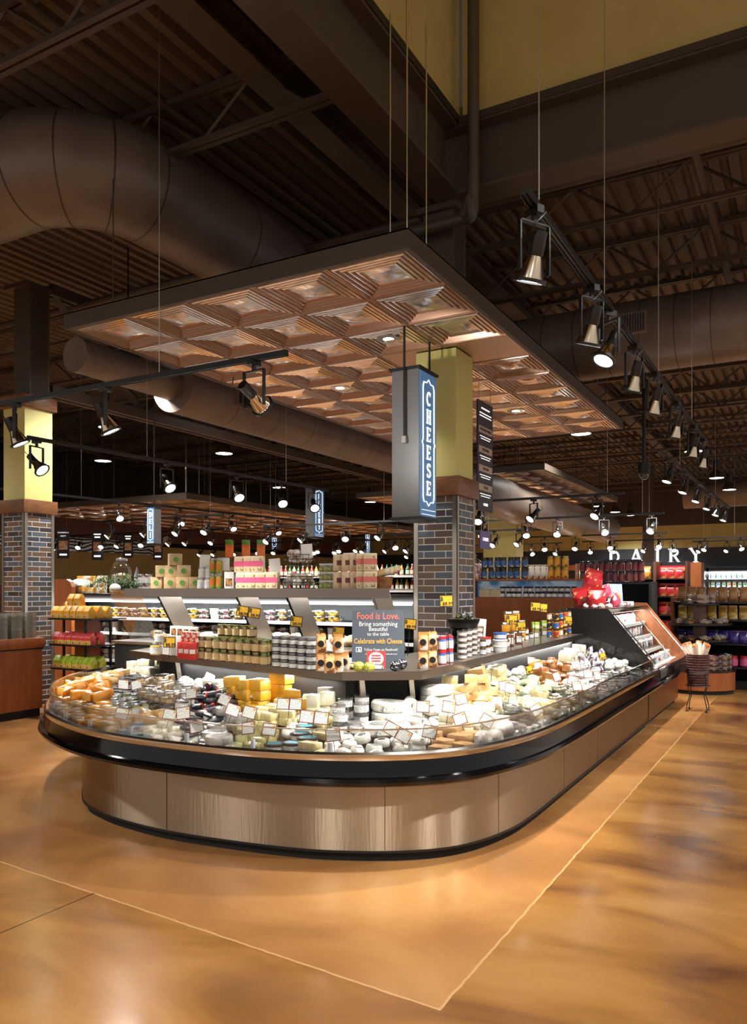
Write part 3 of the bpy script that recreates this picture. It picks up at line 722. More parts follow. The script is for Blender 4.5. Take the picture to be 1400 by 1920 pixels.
farsign('DELI', 508, 520, 526, 972, 1030, 'small far hanging sign with blue letters left of the bakery sign', 'y', 30, .28, .25)
farsign('DAIRY', 683, 694, 697, 992, 1037, 'smallest far blue hanging sign above the distant jars', 'y', 36, .28, .25)
# hanging menu board
x, y, z = dp(889, 955, 8.15)
t = thing('menu_banner', 'dark hanging cheese menu banner behind the column', 'banner', (-3.06, 7.68, 2.42))
nav = mat('banner_navy', '3a3442', .45); lilac = mat('banner_lilac', '6a5f8c', .4)
MB().bx(0, .015, 0, .44, 0, 1.16, nav).build('banner_panel', t, smooth=False)
for k, (s, zz) in enumerate((('INTERNATIONAL', .86), ('REGIONAL', .65), ('ARTISAN', .45), ('CHEESE', .25))):
    b = MB().bx(.015, .019, .03, .41, zz-.035, zz+.035, mat('banner_plate', 'b9a89c', .5)).build('name_plate', t, smooth=False)
    txt(s, .042, black, 'plate_text', b, (.0205, .22, zz), (PI/2, 0, PI/2))
    MB().bx(.015, .017, .06, .38, zz-.073, zz-.066, swhite).bx(.015, .017, .09, .35, zz-.098, zz-.091, swhite).build('fine_print', t, smooth=False)
MB().bx(.015, .017, .1, .34, 1.08, 1.095, swhite).bx(.015, .017, .05, .39, 1.03, 1.04, swhite).bx(.015, .017, .05, .39, 1.0, 1.01, swhite).build('fine_print', t, smooth=False)
txt('CHEESE', .04, swhite, 'small_text', t, (.018, .22, .07), (PI/2, 0, PI/2))
for yy in (.05, .39): MB().tube([(.007, yy, 1.16), (.007, yy, 1.5)], .003, chrome, 5).build('hanging_wire', t)
t = thing('hanging_plaque', 'small purple plaque hanging below the dark menu banner', 'sign', (-3.06, 7.75, 2.02))
MB().bx(0, .015, 0, .3, 0, .19, lilac).build('plaque_panel', t, smooth=False); txt('CHEESE', .05, swhite, 'plaque_text', t, (.018, .15, .1), (PI/2, 0, PI/2))
for yy in (.05, .25): MB().tube([(.007, yy, .19), (.007, yy, .4)], .003, chrome, 5).build('hanging_wire', t)
# DAIRY letters
yl = 36.2
for ch, px in zip('DAIRY', (1139, 1180, 1220, 1251, 1291)):
    t_ = (px-700)/F; k = yl/(FY+t_*RY); x = k*(FX+t_*RX); h = 25*34.3/F*1.04
    m = MB(); glyph(m, ch, 0, 0, h, mat('dairy_letter_white', 'f2f4f2', .4, emit=.6), ax='x', y=0, th=.04, sx=1.15)  # letters given a slight glow of their own to read brighter
    o = m.build('sign_letter', smooth=False, loc=(x, yl, HC+(HY-1055)*34.3/F)); tag(o, 'big white letter %s mounted on the navy dairy wall' % ch, 'letter')
t_ = .41; k = 35.9/(FY+t_*RY); tag(MB().bx(k*(FX+.25*RX)-.8, k*(FX+t_*RX)+.2, 35.7, 36.1, 2.42, 2.66, woodp).build('wood_ledge', smooth=False), 'orange wood ledge under the dairy lettering', 'ledge')
# ============================================================ CHEESE CASE
RAIL = catmull([(-6.35, 6.1), (-6.33, 5.75), (-6.2, 5.25), (-5.85, 4.7), (-5.4, 4.25), (-4.95, 3.93), (-4.3, 3.66), (-3.73, 3.57), (-3.09, 3.59), (-2.68, 3.66), (-2.29, 3.80), (-1.98, 4.01), (-1.77, 4.28), (-1.63, 4.68), (-1.56, 5.15), (-1.54, 6.0), (-1.54, 7.2), (-1.54, 8.4), (-1.54, 9.45)], 8)
BASE = catmull([(-5.95, 6.1), (-5.88, 5.65), (-5.72, 5.2), (-5.4, 4.75), (-5.02, 4.3), (-4.6, 3.93), (-4.3, 3.80), (-3.99, 3.73), (-3.49, 3.70), (-2.78, 3.79), (-2.37, 3.92), (-2.02, 4.13), (-1.81, 4.38), (-1.69, 4.75), (-1.65, 5.2), (-1.65, 6.4), (-1.65, 8), (-1.65, 9.45)], 8)
BACK = [(-5.75, 6.1), (-5.35, 5.45), (-4.95, 5.05), (-2.72, 4.55), (-2.4, 4.82), (-2.42, 5.4), (-2.5, 9.45)]
RAILR = resample(RAIL, 120); BASER = resample(BASE, 120)
case = thing('cheese_case', 'long curved open cheese case with brushed steel base and black bumper', 'display case')
def rot_out(P): return [(p[0], p[1]) for p in P]
# travel runs left-back -> front -> right-back; outward is to the right of travel = away from the island
m = MB(); m.sweep(RAILR, [(-.05, .585), (-.05, .62), (-.03, .665), (.005, .672), (.02, .66), (.02, .64), (.0, .6)], chrome); m.build('top_rail', case)
m = MB(); m.sweep(RAILR, [(.0, .64), (.012, .63), (.02, .56), (.03, .525), (.0, .525), (-.02, .6)], blackgl); m.build('fascia', case)
m = MB(); m.sweep(RAILR, [(.02, .535), (.05, .53), (.062, .51), (.055, .49), (.03, .48), (.0, .49)], blackgl); m.build('bumper', case)
m = MB(); m.sweep(RAILR, [(-.033, .665), (-.022, .665), (-.022, .79), (-.033, .79)], gl); gg = m.build('glass_guard', case)
m = MB(); m.sweep(RAILR, [(-.035, .79), (-.02, .79), (-.02, .797), (-.035, .797)], chrome); m.build('glass_edge', gg)
m = MB(); m.sweep(RAILR[::-1], [(.0, .485)], black) if 0 else None
a = [(p[0], p[1], .50) for p in RAILR]; b_ = [(p[0], p[1], .44) for p in BASER]
m = MB(); m.loft(a, b_, mat('cove_panel', '8a7355', .4, .8)); m.build('cove_panel', case)
m = MB(); m.sweep(BASER, [(0, .06), (0, .45), (-.02, .45), (-.02, .06)], BS); bp_ = m.build('base_panel', case)
m = MB(); m.sweep(BASER, [(-.03, 0), (-.03, .07), (-.05, .07), (-.05, 0)], blackm); m.build('toe_kick', case)
m = MB(); m.sweep(BASER, [(0, .055), (.006, .055), (.006, .068), (0, .068)], black); m.build('kick_trim', case)
for s in (26, 41, 57, 66, 80, 92, 104):
    p = BASER[s]; n = normals2(BASER)[s]; q = BASER[s+1]
    m = MB(); dx, dy = (q[0]-p[0])*.02, (q[1]-p[1])*.02
    m.add([(p[0]+n[0]*.001-dx, p[1]+n[1]*.001-dy, .07), (p[0]+n[0]*.002+dx, p[1]+n[1]*.002+dy, .07), (p[0]+n[0]*.002+dx, p[1]+n[1]*.002+dy, .44), (p[0]+n[0]*.001-dx, p[1]+n[1]*.001-dy, .44)], [(0, 1, 2, 3)], black)
    m.build('panel_seam', case, smooth=False)
for s in range(6, 118, 5):                                            # small glass clamps
    p = RAILR[s]; n = normals2(RAILR)[s]
    MB().cb((p[0]-n[0]*.045, p[1]-n[1]*.045, .69), (.02, .02, .05), mat('clear_clamp', 'dfe6ea', .1, coat=1)).build('glass_clamp', case, smooth=False)
BACKR = resample(BACK, 120)
inner = [(p[0]-n[0]*.06, p[1]-n[1]*.06) for p, n in zip(RAILR, normals2(RAILR))]
NQ = 6; m = MB()
for q in range(NQ):
    A = [(u[0]+(v[0]-u[0])*q/NQ, u[1]+(v[1]-u[1])*q/NQ, .60+.17*q/NQ) for u, v in zip(inner, BACKR)]
    B2 = [(u[0]+(v[0]-u[0])*(q+1)/NQ, u[1]+(v[1]-u[1])*(q+1)/NQ, .60+.17*(q+1)/NQ) for u, v in zip(inner, BACKR)]
    m.loft(A, B2, mat('deck_pan', '2a2c2e', .5))
m.build('deck_pan', case, smooth=False)
m = MB(); m.loft([(p[0], p[1], .6) for p in BACKR], [(p[0], p[1], 1.0) for p in BACKR], blackm); m.build('back_panel', case, smooth=False)
m = MB(); P = RAILR[0]; m.add([(P[0]+.03, P[1], .3), (-5.75, 6.1, .3), (-5.75, 6.1, .78), (P[0]+.03, P[1], .66)], [(0, 1, 2, 3)], black); m.build('end_panel', case, smooth=False)
m = MB(); m.add([(-1.58, 9.44, .66), (-2.45, 9.44, .66), (-2.45, 9.44, 1.05), (-1.58, 9.44, .79)], [(0, 1, 2, 3)], gl); m.build('end_glass', case, smooth=False)
# lower display shelf above the case
SF = [(-5.25, 5.0), (-4.8, 4.86), (-2.68, 4.39), (-2.26, 4.68), (-2.28, 5.3), (-2.4, 9.45)]; SB = [(-5.5, 5.75), (-4.8, 5.6), (-3.3, 5.25), (-3.0, 5.5), (-2.96, 6.2), (-3.0, 9.45)]
shelf = thing('display_shelf', 'long steel display shelf bending around the column above the cheeses', 'shelf')
m = MB(); poly = SF+SB[::-1]; m.prism(poly, 1.035, 1.05, steel); m.build('shelf_top', shelf, smooth=False)
fas = mat('shelf_fascia_steel', '8f867c', .3, 1.)
m = MB(); m.sweep(SF, [(0, .995), (.012, .995), (.012, 1.052), (0, 1.052)], fas); m.build('shelf_fascia', shelf, smooth=False)
for px in (353, 646, 812):
    x, y = on(px, 1250 if px != 353 else 1232, 1.04); k = MB(); k.cb((x, y-.02, 1.02), (.1 if px != 353 else .09, .06, .045), black); k.build('thermometer_strip', shelf, smooth=False)
for (x, y) in ((-4.6, 4.93), (-2.62, 4.56), (-2.4, 4.85)):
    MB().bar((x, y, .8), (x, y-.04, 1.0), .035, steel).build('shelf_bracket', shelf, smooth=False)
m = MB(); m.loft([(p[0], p[1], 0) for p in SB], [(p[0], p[1], 1.03) for p in SB], blackm); m.build('rear_panel', shelf, smooth=False)
for (a, b2, n) in (((-4.6, 4.98), (-2.85, 4.58), 0), ((-2.45, 5.1), (-2.5, 9.3), 1)):  # strips added under the shelf to brighten the cheeses and the canopy above
    mx_, my_ = (a[0]+b2[0])/2, (a[1]+b2[1])/2; L_ = math.dist(a, b2); yaw = math.atan2(b2[1]-a[1], b2[0]-a[0])
    l = light('shelf_fill_light', 'AREA', (mx_+(.03 if n else -.01), my_-(.0 if n else .03), .985), 7*L_, (1, .98, .95), size=(L_, .04), aim=(mx_+(.45 if n else -.1), my_-(0 if n else .45), .7))
    l.rotation_euler = (Matrix.Rotation(yaw, 3, 'Z') @ Matrix.Rotation(math.radians(-35 if n == 0 else 35), 3, 'X')).to_euler()
    MB().bx(-L_/2, L_/2, -.02, .02, 0, .008, mat('glow_strip', 'ffffff', .4, emit=6)).build('glow_strip', shelf, smooth=False, loc=(mx_, my_, .99), rot=(0, 0, yaw))
# ---------------- self-serve case beyond
sc_ = thing('glass_front_case', 'tall black ended case with sloping glass beyond the cheese case', 'display case', (0, 0, 0))
y0, y1 = 9.5, 11.75
prof = [(-2.6, .45), (-2.6, 1.36), (-2.11, 1.355), (-1.6, .72), (-1.58, .45)]
MB().prism(prof, y0-.02, y0, black, 'y').build('end_panel', sc_, smooth=False)
MB().prism([(-2.6, .45), (-2.6, 1.4), (-2.08, 1.39), (-1.56, .75), (-1.55, .45)], y1, y1+.05, woodp, 'y').build('end_panel', sc_, smooth=False)
MB().bx(-2.6, -1.65, y0, y1, .06, .6, BS).build('base_panel', sc_, smooth=False)
MB().bx(-2.55, -1.69, y0, y1-.02, 0, .07, blackm).build('toe_kick', sc_, smooth=False)
m = MB(); m.bx(-1.56, -1.52, y0, y1, .525, .64, blackgl).bx(-1.53, -1.48, y0, y1, .485, .535, blackgl).bx(-1.62, -1.52, y0, y1, .64, .665, chrome); m.build('bumper', sc_, bev=.006)
MB().bx(-2.62, -2.05, y0, y1, 1.3, 1.36, chrome).build('canopy_top', sc_, bev=.01)
MB().bx(-2.6, -2.56, y0, y1, .6, 1.32, blackm).build('back_panel', sc_, smooth=False)
MB().bx(-2.56, -1.6, y0+.01, y1, .6, .63, white).build('deck_pan', sc_, smooth=False)
for z, x in ((1.12, -2.1), (.95, -2.0), (.79, -1.85)): MB().bx(-2.56, x, y0+.01, y1, z-.02, z, steel).bx(x, x+.01, y0+.01, y1, z-.03, z+.01, cardw).build('interior_shelf', sc_, smooth=False)
m = MB(); m.add([(-2.08, y0, 1.33), (-2.08, y1, 1.33), (-1.58, y1, .72), (-1.58, y0, .72)], [(0, 1, 2, 3)], gl); m.build('sloping_glass', sc_, smooth=False)
for yy in (y0+.01, (y0+y1)/2, y1-.01): MB().bar((-2.08, yy, 1.335), (-1.575, yy, .725), .012, chrome).build('glass_mullion', sc_, smooth=False)
l = light('case_lamp', 'AREA', (-2.15, (y0+y1)/2, 1.29), 22, size=(.05, 2.1)); l.rotation_euler = (0, math.radians(-10), 0)
tb = MB().bx(-2.2, -2.1, y0+.1, y1-.1, 1.293, 1.3, mat('glow_strip', 'ffffff', .4, emit=6)).build('glow_strip', sc_, smooth=False)

# ============================================================ PRODUCTS
def cm(name, c, c2=None, **k):
    k.setdefault('coat', .5); k.setdefault('bump', .25); k.setdefault('bscale', 18)
    return mat(name, c, .35, c2=c2, scale=k.pop('scale', 20), vary=.12, **k)
CH = {
 'cream': cm('cheese_cream', 'e8dcae', 'd6c486'), 'yellow': cm('cheese_cheddar_yellow', 'e9b437', 'dfa42a'), 'orange': cm('cheese_orange', 'e39a33', 'cf8524'),
 'pale': cm('cheese_pale', 'f0ebd6', 'dfd6b4'), 'white': cm('cheese_white', 'f2f1ea', 'dedcd2'), 'tan': cm('cheese_tan_rind', 'c99b62', 'e6cf97', scale=6), 'brown': cm('cheese_brown_rind', '9a5c2c', 'd7aa62', scale=6),
 'blue': cm('cheese_blue_veined', 'eceadf', '7f8b90', scale=30, fac=(.55, .65)), 'green': cm('herb_green_pack', 'a9b78f', 'dfe6d0', scale=25), 'grey': cm('cling_wrapped_grey', 'b5b2a8', '8f8c84', scale=12),
 'purple': cm('purple_print_pack', 'f0eef0', '5f3358', scale=22, fac=(.52, .56)), 'red': cm('red_print_pack', 'f0e6e2', 'a8323a', scale=22, fac=(.5, .54)), 'teal': cm('teal_pack', '5aa5b0', 'dfe8e8', scale=14),
 'wood': cm('thin_wood_box', 'c39a6a', 'a97f52', scale=10, coat=0.), 'kraft': cm('kraft_board', 'cdb288', 'bfa276', coat=0.), 'black': cm('black_tub', '24262c', '3a3d44'), 'olive': cm('olive_jar', '8b8a4a', 'b9b27a'),
}
stick = card_mat('paper_sticker_print', 'f4f2ec', '6a6f72')
gold = mat('gold_lid', 'a3a05a', .3, 1.); slid = mat('silver_lid', 'b9bcc0', .25, 1.); blid = mat('black_lid', '1c1c20', .35)
def P_wedge(c):
    def f():
        t = thing('cheese_wedge', '', ''); m = MB(); m.prism([(-.07, -.04), (.075, 0), (-.07, .04), (-.08, 0)], 0, .065, CH[c]); m.build('cheese_body', t, bev=.005)
        MB().bx(-.05, .0, -.018, .018, .0655, .067, stick).build('paper_sticker', t, smooth=False); return t
    return f
def P_block(c, w=.11, d=.075, h=.07, st=True):
    def f():
        t = thing('cheese_block', '', ''); m = MB(); m.bx(-w/2, w/2, -d/2, d/2, 0, h, CH[c]); m.build('cheese_body', t, bev=.007)
        if st: MB().bx(-w*.28, w*.22, -d*.25, d*.25, h, h+.0015, stick).build('paper_sticker', t, smooth=False)
        return t
    return f
def P_wheel(c, r=.055, h=.04, top=None):
    def f():
        t = thing('round_cheese', '', ''); m = MB(); m.lathe([(.001, 0), (r*.92, 0), (r, h*.2), (r, h*.8), (r*.92, h), (.001, h)], CH[c], n=24); m.build('cheese_body', t)
        MB().lathe([(.001, h+.001), (r*.55, h+.001)], top or stick, n=20).build('round_label', t); return t
    return f
def P_ball(c, r=.045):
    def f():
        m = MB(); m.lathe([(r*math.sin(PI*i/10)+.0005, r*.92*(1-math.cos(PI*i/10))) for i in range(11)], CH[c], n=20); return m.build('cheese_ball')
    return f
def P_log(c, L=.16, r=.024, cc=None):
    def f():
        t = thing('wrapped_log', '', ''); pr = [(.001, -L/2), (r*.6, -L/2+.003), (r, -L/2+.014), (r*1.02, 0), (r, L/2-.014), (r*.6, L/2-.003), (.001, L/2)]
        MB().lathe(pr, CH[c], n=16).build('log_body', t, xf=Matrix.Translation((0, 0, r)) @ Matrix.Rotation(PI/2, 4, 'Y'))
        MB().lathe([(r*1.04, L*.28), (r*1.04, L*.42)], cc or stick, n=16).build('paper_band', t, xf=Matrix.Translation((0, 0, r)) @ Matrix.Rotation(PI/2, 4, 'Y')); return t
    return f
def lump(name, r, m, seed=0, sq=(1, 1, .75), amp=.25, fr=9, sub=3):
    bm = bmesh.new(); bmesh.ops.create_icosphere(bm, subdivisions=sub, radius=r)
    for v in bm.verts:
        n = noise.noise(v.co*fr/r*.1+Vector((seed, seed*2, 0))); n2 = noise.noise(v.co*fr/r*.32+Vector((seed+5, 0, 1)))
        v.co *= 1+amp*n+amp*.45*n2; v.co = Vector((v.co.x*sq[0], v.co.y*sq[1], max(v.co.z*sq[2], -r*sq[2]*.7)+r*sq[2]*.7))
    me = bpy.data.meshes.new(name); bm.to_mesh(me); bm.free(); me.materials.append(m); me.shade_smooth(); me.set_sharp_from_angle(angle=math.radians(28))
    o = bpy.data.objects.new(name, me); COL.objects.link(o); return o
def P_lump(c, r=.055, seed=1):
    def f():
        o = lump('wrapped_parcel', r, CH[c] if c in CH else paper, seed)
        s = MB().bx(-.022, .022, -.016, .016, 0, .0015, stick).build('paper_sticker', o, smooth=False, loc=(0, 0, r*1.28)); return o
    return f
def P_tub(body, lid, r=.048, h=.055, lab=None, name='tub'):
    def f():
        t = thing(name, '', ''); MB().lathe([(.001, 0), (r*.88, 0), (r*.97, h-.008)], CH.get(body, body) if isinstance(body, str) else body, n=24).build('tub_body', t)
        MB().lathe([(r*.97, h-.008), (r*1.04, h-.008), (r*1.04, h+.002), (r*.95, h+.004), (.001, h+.003)], lid, n=24).build('tub_lid', t)
        if lab: MB().lathe([(.001, h+.0045), (r*.78, h+.0045)], lab, n=20).build('lid_label', t)
        MB().lathe([(r*.925, h*.2), (r*.965, h*.75)], stick, n=24).build('side_label', t); return t
    return f
def P_clam(c, w=.12, d=.09, h=.06):
    def f():
        t = thing('clear_box', '', '')
        m = MB(); 
        for k in range(10): m.cb((R.uniform(-w*.32, w*.32), R.uniform(-d*.3, d*.3), R.uniform(.016, h*.65)), (R.uniform(.025, .045),)*2+(R.uniform(.018, .03),), CH[c])
        m.build('cheese_pieces', t, bev=.003)
        m = MB(); m.prism([(-w/2, -d/2), (w/2, -d/2), (w/2, d/2), (-w/2, d/2)], 0, h, glt); m.build('clear_shell', t, bev=.006)
        MB().bx(-w/2-.004, w/2+.004, -d/2-.004, d/2+.004, h*.55, h*.6, glt).build('shell_rim', t, smooth=False)
        MB().bx(-.03, .03, -.02, .02, h+.001, h+.0025, stick).build('paper_sticker', t, smooth=False); return t
    return f
def P_jar(body, lid, lab, r=.036, h=.085, sh=.85, name='glass_jar'):
    def f():
        t = thing(name, '', ''); MB().lathe([(.001, 0), (r*.92, 0), (r, .006), (r, h*.74), (r*.86, h*.83), (r*.86, h*.86)], body, n=22).build('jar_glass', t)
        MB().lathe([(r*.9, h*.83), (r*.93, h*.84), (r*.93, h*.985), (r*.86, h), (.001, h)], lid, n=22).build('jar_lid', t)
        MB().lathe([(r*1.012, h*.1), (r*1.012, h*.66)], lab, n=22).build('paper_label', t); return t
    return f
def P_box(w, d, h, m, name='carton', face=None, facem=None, bev=.002):
    def f():
        t = thing(name, '', ''); MB().bx(-w/2, w/2, -d/2, d/2, 0, h, m).build('box_body', t, bev=bev)
        if facem:
            x0, x1, z0, z1 = face; MB().bx(-w/2+w*x0, -w/2+w*x1, -d/2-.0015, -d/2, h*z0, h*z1, facem).build('printed_panel', t, smooth=False)
            MB().bx(w/2, w/2+.0015, -d/2+d*x0, -d/2+d*x1, h*z0, h*z1, facem).build('printed_panel', t, smooth=False)
        return t
    return f
def pouch_mesh(w, d, h, m, seed=0, top=.75, name='pouch_body', crimp=True):
    mb = MB(); n = 14; rows = 8; V = []
    for j in range(rows+1):
        v = j/rows; th = math.sin(PI*min(v*1.1+.12, 1))**.6 if v < .93 else .08
        ww = w*(1-(1-top)*v) * (1 if v < .93 else 1.02)
        for i in range(n):
            a = 2*PI*i/n; cx, cy = math.cos(a), math.sin(a)
            ex = abs(cx)**.55*(1 if cx > 0 else -1); V.append((ww/2*ex*(1+.04*noise.noise(Vector((i, j, seed)))), d/2*th*cy*(1+.25*noise.noise(Vector((i*.8, j*.9, seed+3)))), h*v))
    Fs = [(j*n+i, j*n+(i+1) % n, (j+1)*n+(i+1) % n, (j+1)*n+i) for j in range(rows) for i in range(n)]+[tuple(range(n)), tuple(rows*n+i for i in range(n))]
    return mb.add(V, Fs, m)
def P_pouch(w, d, h, m, lab=None, name='pouch', seed=0, top=.8):
    def f():
        t = thing(name, '', ''); pouch_mesh(w, d, h, m, seed, top).build('pouch_body', t)
        if lab: MB().lathe([(.001, 0), (w*.3, 0), (w*.3, .002), (.001, .002)], lab, n=20).build('round_label', t, xf=Matrix.Translation((0, -d*.5, h*.45)) @ Matrix.Rotation(PI/2, 4, 'X'))
        return t
    return f
def P_bottle(body, cap, lab, r=.035, h=.26):
    def f():
        t = thing('bottle', '', ''); MB().lathe([(.001, 0), (r*.95, 0), (r, .006), (r, h*.58), (r*.75, h*.68), (r*.36, h*.78), (r*.34, h*.93)], body, n=18).build('bottle_glass', t)
        MB().lathe([(r*.38, h*.9), (r*.4, h), (.001, h)], cap, n=14).build('bottle_cap', t); MB().lathe([(r*1.015, h*.15), (r*1.015, h*.48)], lab, n=18).build('paper_label', t); return t
    return f

# ---------------- cheeses lying in the case
def inpoly(p, P):
    c = False; j = len(P)-1
    for i in range(len(P)):
        if (P[i][1] > p[1]) != (P[j][1] > p[1]) and p[0] < (P[j][0]-P[i][0])*(p[1]-P[i][1])/(P[j][1]-P[i][1])+P[i][0]: c = not c
        j = i
    return c
def dseg(p, P):
    best = 9
    for a, b in zip(P, P[1:]):
        vx, vy = b[0]-a[0], b[1]-a[1]; l2 = vx*vx+vy*vy or 1e-9
        t = max(0, min(1, ((p[0]-a[0])*vx+(p[1]-a[1])*vy)/l2)); best = min(best, math.hypot(p[0]-a[0]-vx*t, p[1]-a[1]-vy*t))
    return best
INN = [RAILR[i] for i in range(0, 120, 3)]; BED = INN+BACK[::-1]
def bedz(x, y):
    a, b = dseg((x, y), INN), dseg((x, y), BACK); return .60+.17*a/(a+b+1e-6)
# px, py, maker, radius, name for the pile, stack layers
tm = mat('teal_round_label', '4fa3b5', .4); whm = mat('white_round_label', 'f4f4ee', .4, c2='d8a94a', scale=20, fac=(.6, .62)); bluew = mat('blue_round_label', 'cfdde6', .4, c2='3c78a0', scale=30, fac=(.5, .55))
SEEDS = [
 (165,1305,P_wedge('orange'),.075,'orange cheese slice','fanned along the left curve of the case',2),
 (150,1335,P_clam('pale'),.085,'clear box of white cheese','against the glass at the far left curve',1),
 (200,1272,P_wedge('tan'),.085,'tan cheese wedge','behind the fanned orange slices',2),
 (180,1350,P_block('orange'),.08,'orange cheese block','behind the glass, left of the grey price cards',1),
 (215,1350,P_block('tan'),.075,'tan rind cheese block','beneath the cluster of four price cards at left',1),
 (265,1245,P_block('pale',.13,.09,.06),.09,'white cheese block','piled at the back left corner by the shelf end',3),
 (235,1290,P_tub('cream',blid,.055,.06),.075,'cream tub with black lid','in the row behind the price cards at left',1),
 (250,1330,P_jar(CH['olive'],slid,stick,.038,.09),.06,'green glass jar','standing among the tubs at left',1),
 (300,1310,P_clam('tan',.13,.1,.08),.09,'clear box of tan cheese cubes','left of the stack of olive jars',2),
 (275,1345,P_wedge('tan'),.08,'holey tan cheese wedge','below the clear box of cubes',1),
 (325,1277,P_jar(CH['olive'],slid,stick,.04,.08),.065,'olive green jar','under the left end of the steel shelf',1),
 (250,1362,P_tub('teal',mat('teal_lid','3f8fa8',.3),.05,.03,bluew),.075,'small blue tin','lying near the rail at left',1),
 (350,1310,P_tub('pale',slid,.045,.06),.075,'white tub','right of the clear box of cubes',2),
 (300,1375,P_block('pale',.1,.07,.05),.075,'clear wrapped pale cheese piece','near the rail, left front',1),
 (390,1318,P_log('black',.14,.022,mat('red_end','c4302a',.4)),.06,'black salami stick with red band','beside the yellow cheddar pile',3),
 (385,1350,P_tub('grey',blid,.06,.05),.075,'dark tray of grey cheese','left of the dark brie near the rail',1),
 (415,1365,P_wheel('grey',.085,.05),.12,'grey wrapped cheese wheel','behind the rail, left of the paired cards',2),
 (360,1290,P_lump('paper',.05,2),.08,'crumpled white cheese parcel','behind the salami sticks',2),
 (420,1285,P_block('pale',.09,.07,.07),.08,'pale wrapped cheese','under the shelf left of the cheddar',2),
 (485,1315,P_block('yellow',.13,.1,.075,False),.1,'yellow cheddar block','in the big stack at front centre left',3),
 (535,1295,P_block('yellow',.14,.1,.08,False),.1,'yellow cheddar block with pale rind','at the back of the big yellow stack',3),
 (570,1310,P_wedge('yellow'),.09,'yellow cheddar wedge','on the right edge of the yellow stack',2),
 (510,1345,P_block('cream',.12,.08,.05),.085,'cream cheese slab','in front of the yellow stack',2),
 (480,1375,P_block('olive',.09,.07,.06),.075,'olive green wrapped cheese','at the rail below two paired cards',1),
 (530,1370,P_lump('paper',.045,4),.075,'purple printed cheese parcel','left of the dark tins with teal tops',1),
 (600,1300,P_log('white',.15,.023),.065,'white paper wrapped salami','in the heap under the shelf corner',3),
 (620,1330,P_block('pale',.09,.07,.09),.08,'tall pale wrapped block','in front of the salami heap',2),
 (552,1385,P_tub('black',mat('dark_brown_tin','3a2a2a',.3,.5),.062,.045,tm),.1,'dark round tin with teal label','near the rail at front centre',1),
 (605,1385,P_block('cream',.13,.08,.045,False),.095,'stacked cream and yellow cheese slab','right of the teal labelled tins',2),
 (655,1350,P_tub(glt,glt,.05,.07),.075,'clear plastic cup','in the cluster left of the big blue brie',2),
 (640,1390,P_lump('paper',.045,7),.075,'white wrapped soft cheese','at the rail in front centre',1),
 (690,1300,P_log('red',.16,.022),.07,'red and white wrapped stick','heaped behind the big blue brie',3),
 (718,1335,P_wheel('blue',.13,.065,mat('blue_mould_top','9aa0a0',.5,c2='e9e6d8',scale=14)),.17,'big pale brie wheel with blue mould top','stacked at front centre',2),
 (705,1395,P_wheel('white',.048,.045),.085,'small white round cheese','lined up against the rail at front centre',1),
 (770,1360,P_log('white',.13,.026),.07,'white waxed paper roll','heaped right of the big brie',2),
 (795,1305,P_wheel('white',.12,.06,whm),.17,'large white wheel with gold ring label','under the corner of the steel shelf',3),
 (800,1350,P_lump('paper',.05,9),.08,'white crumpled parcel','between the rolls and the wooden boxes',2),
 (850,1300,P_block('cream',.12,.09,.07),.09,'cream cheese block','piled right of the large white wheel',3),
 (845,1385,P_box(.12,.1,.055,CH['wood'],'wooden_box'),.11,'thin wooden cheese box','pair sitting at the front right rail',1),
 (890,1320,P_wedge('tan'),.08,'tan rinded cheese wedge','stacked right of the cream blocks',4),
 (860,1345,P_block('pale',.11,.08,.05),.085,'pale cheese slab','behind the wooden boxes',2),
 (930,1385,P_ball('white',.055),.09,'smooth white cheese ball','by the rail at the front right curve',1),
 (915,1350,P_wedge('pale'),.08,'pale cheese wedge','under the leaning cards at the right curve',2),
 (905,1265,P_block('cream',.13,.09,.06),.09,'cream wedge block','at the back right under the shelf',3),
 (965,1250,P_lump('paper',.05,3),.085,'clear bag of small white cheeses','on the black tray under the right shelf',2),
 (950,1305,P_wheel('cream',.06,.04),.085,'round cream cheese with dark label','middle of the right arm',2),
 (975,1325,P_tub('white',mat('white_lid','f0f0f0',.3),.05,.06),.075,'white tub with red and blue print','middle of the right arm',1),
 (960,1345,P_clam('grey',.13,.1,.07),.095,'clear box with red lid film','near the front of the right arm',2),
 (1000,1370,P_lump('grey',.045,5),.08,'small silver wrapped cheese','along the right rail nearest the curve',1),
 (1000,1240,P_wedge('orange'),.085,'orange and brown cheese wedge fan','at the back of the right arm',4),
 (1035,1265,P_wedge('brown'),.08,'brown rind cheese wedge','middle back of the right arm',3),
 (1012,1297,P_block('green',.15,.08,.05),.1,'long green and white herb pack','across the middle of the right arm',2),
 (1000,1330,P_wedge('cream'),.085,'large cream wedge','in front of the green herb packs',2),
 (1055,1320,P_clam('pale',.14,.1,.05),.1,'clear tray of pale sliced cheese','along the right rail',2),
 (1060,1235,P_block('pale',.13,.1,.09),.1,'speckled pale cheese block','beneath the far end of the steel shelf',2),
 (1080,1275,P_lump('paper',.05,6),.09,'white paper cheese bag','in the middle of the far right arm',2),
 (1110,1245,P_pouch(.11,.05,.09,CH['purple'],None,'printed_pack'),.1,'purple and white printed pack','in the far end of the case',2),
 (1140,1285,P_clam('white',.12,.1,.06),.1,'clear tub of white cheese','far along the right rail',1),
 (1160,1240,P_lump('paper',.05,8),.09,'shiny white pack','against the end glass of the case',2),
 (1190,1260,P_clam('grey',.12,.1,.06),.1,'clear clamshell','in the last corner of the case',1),
]
seedw = [(on(s[0], s[1], .75), s) for s in SEEDS]
placed = []; cnt = {}
tries = 0
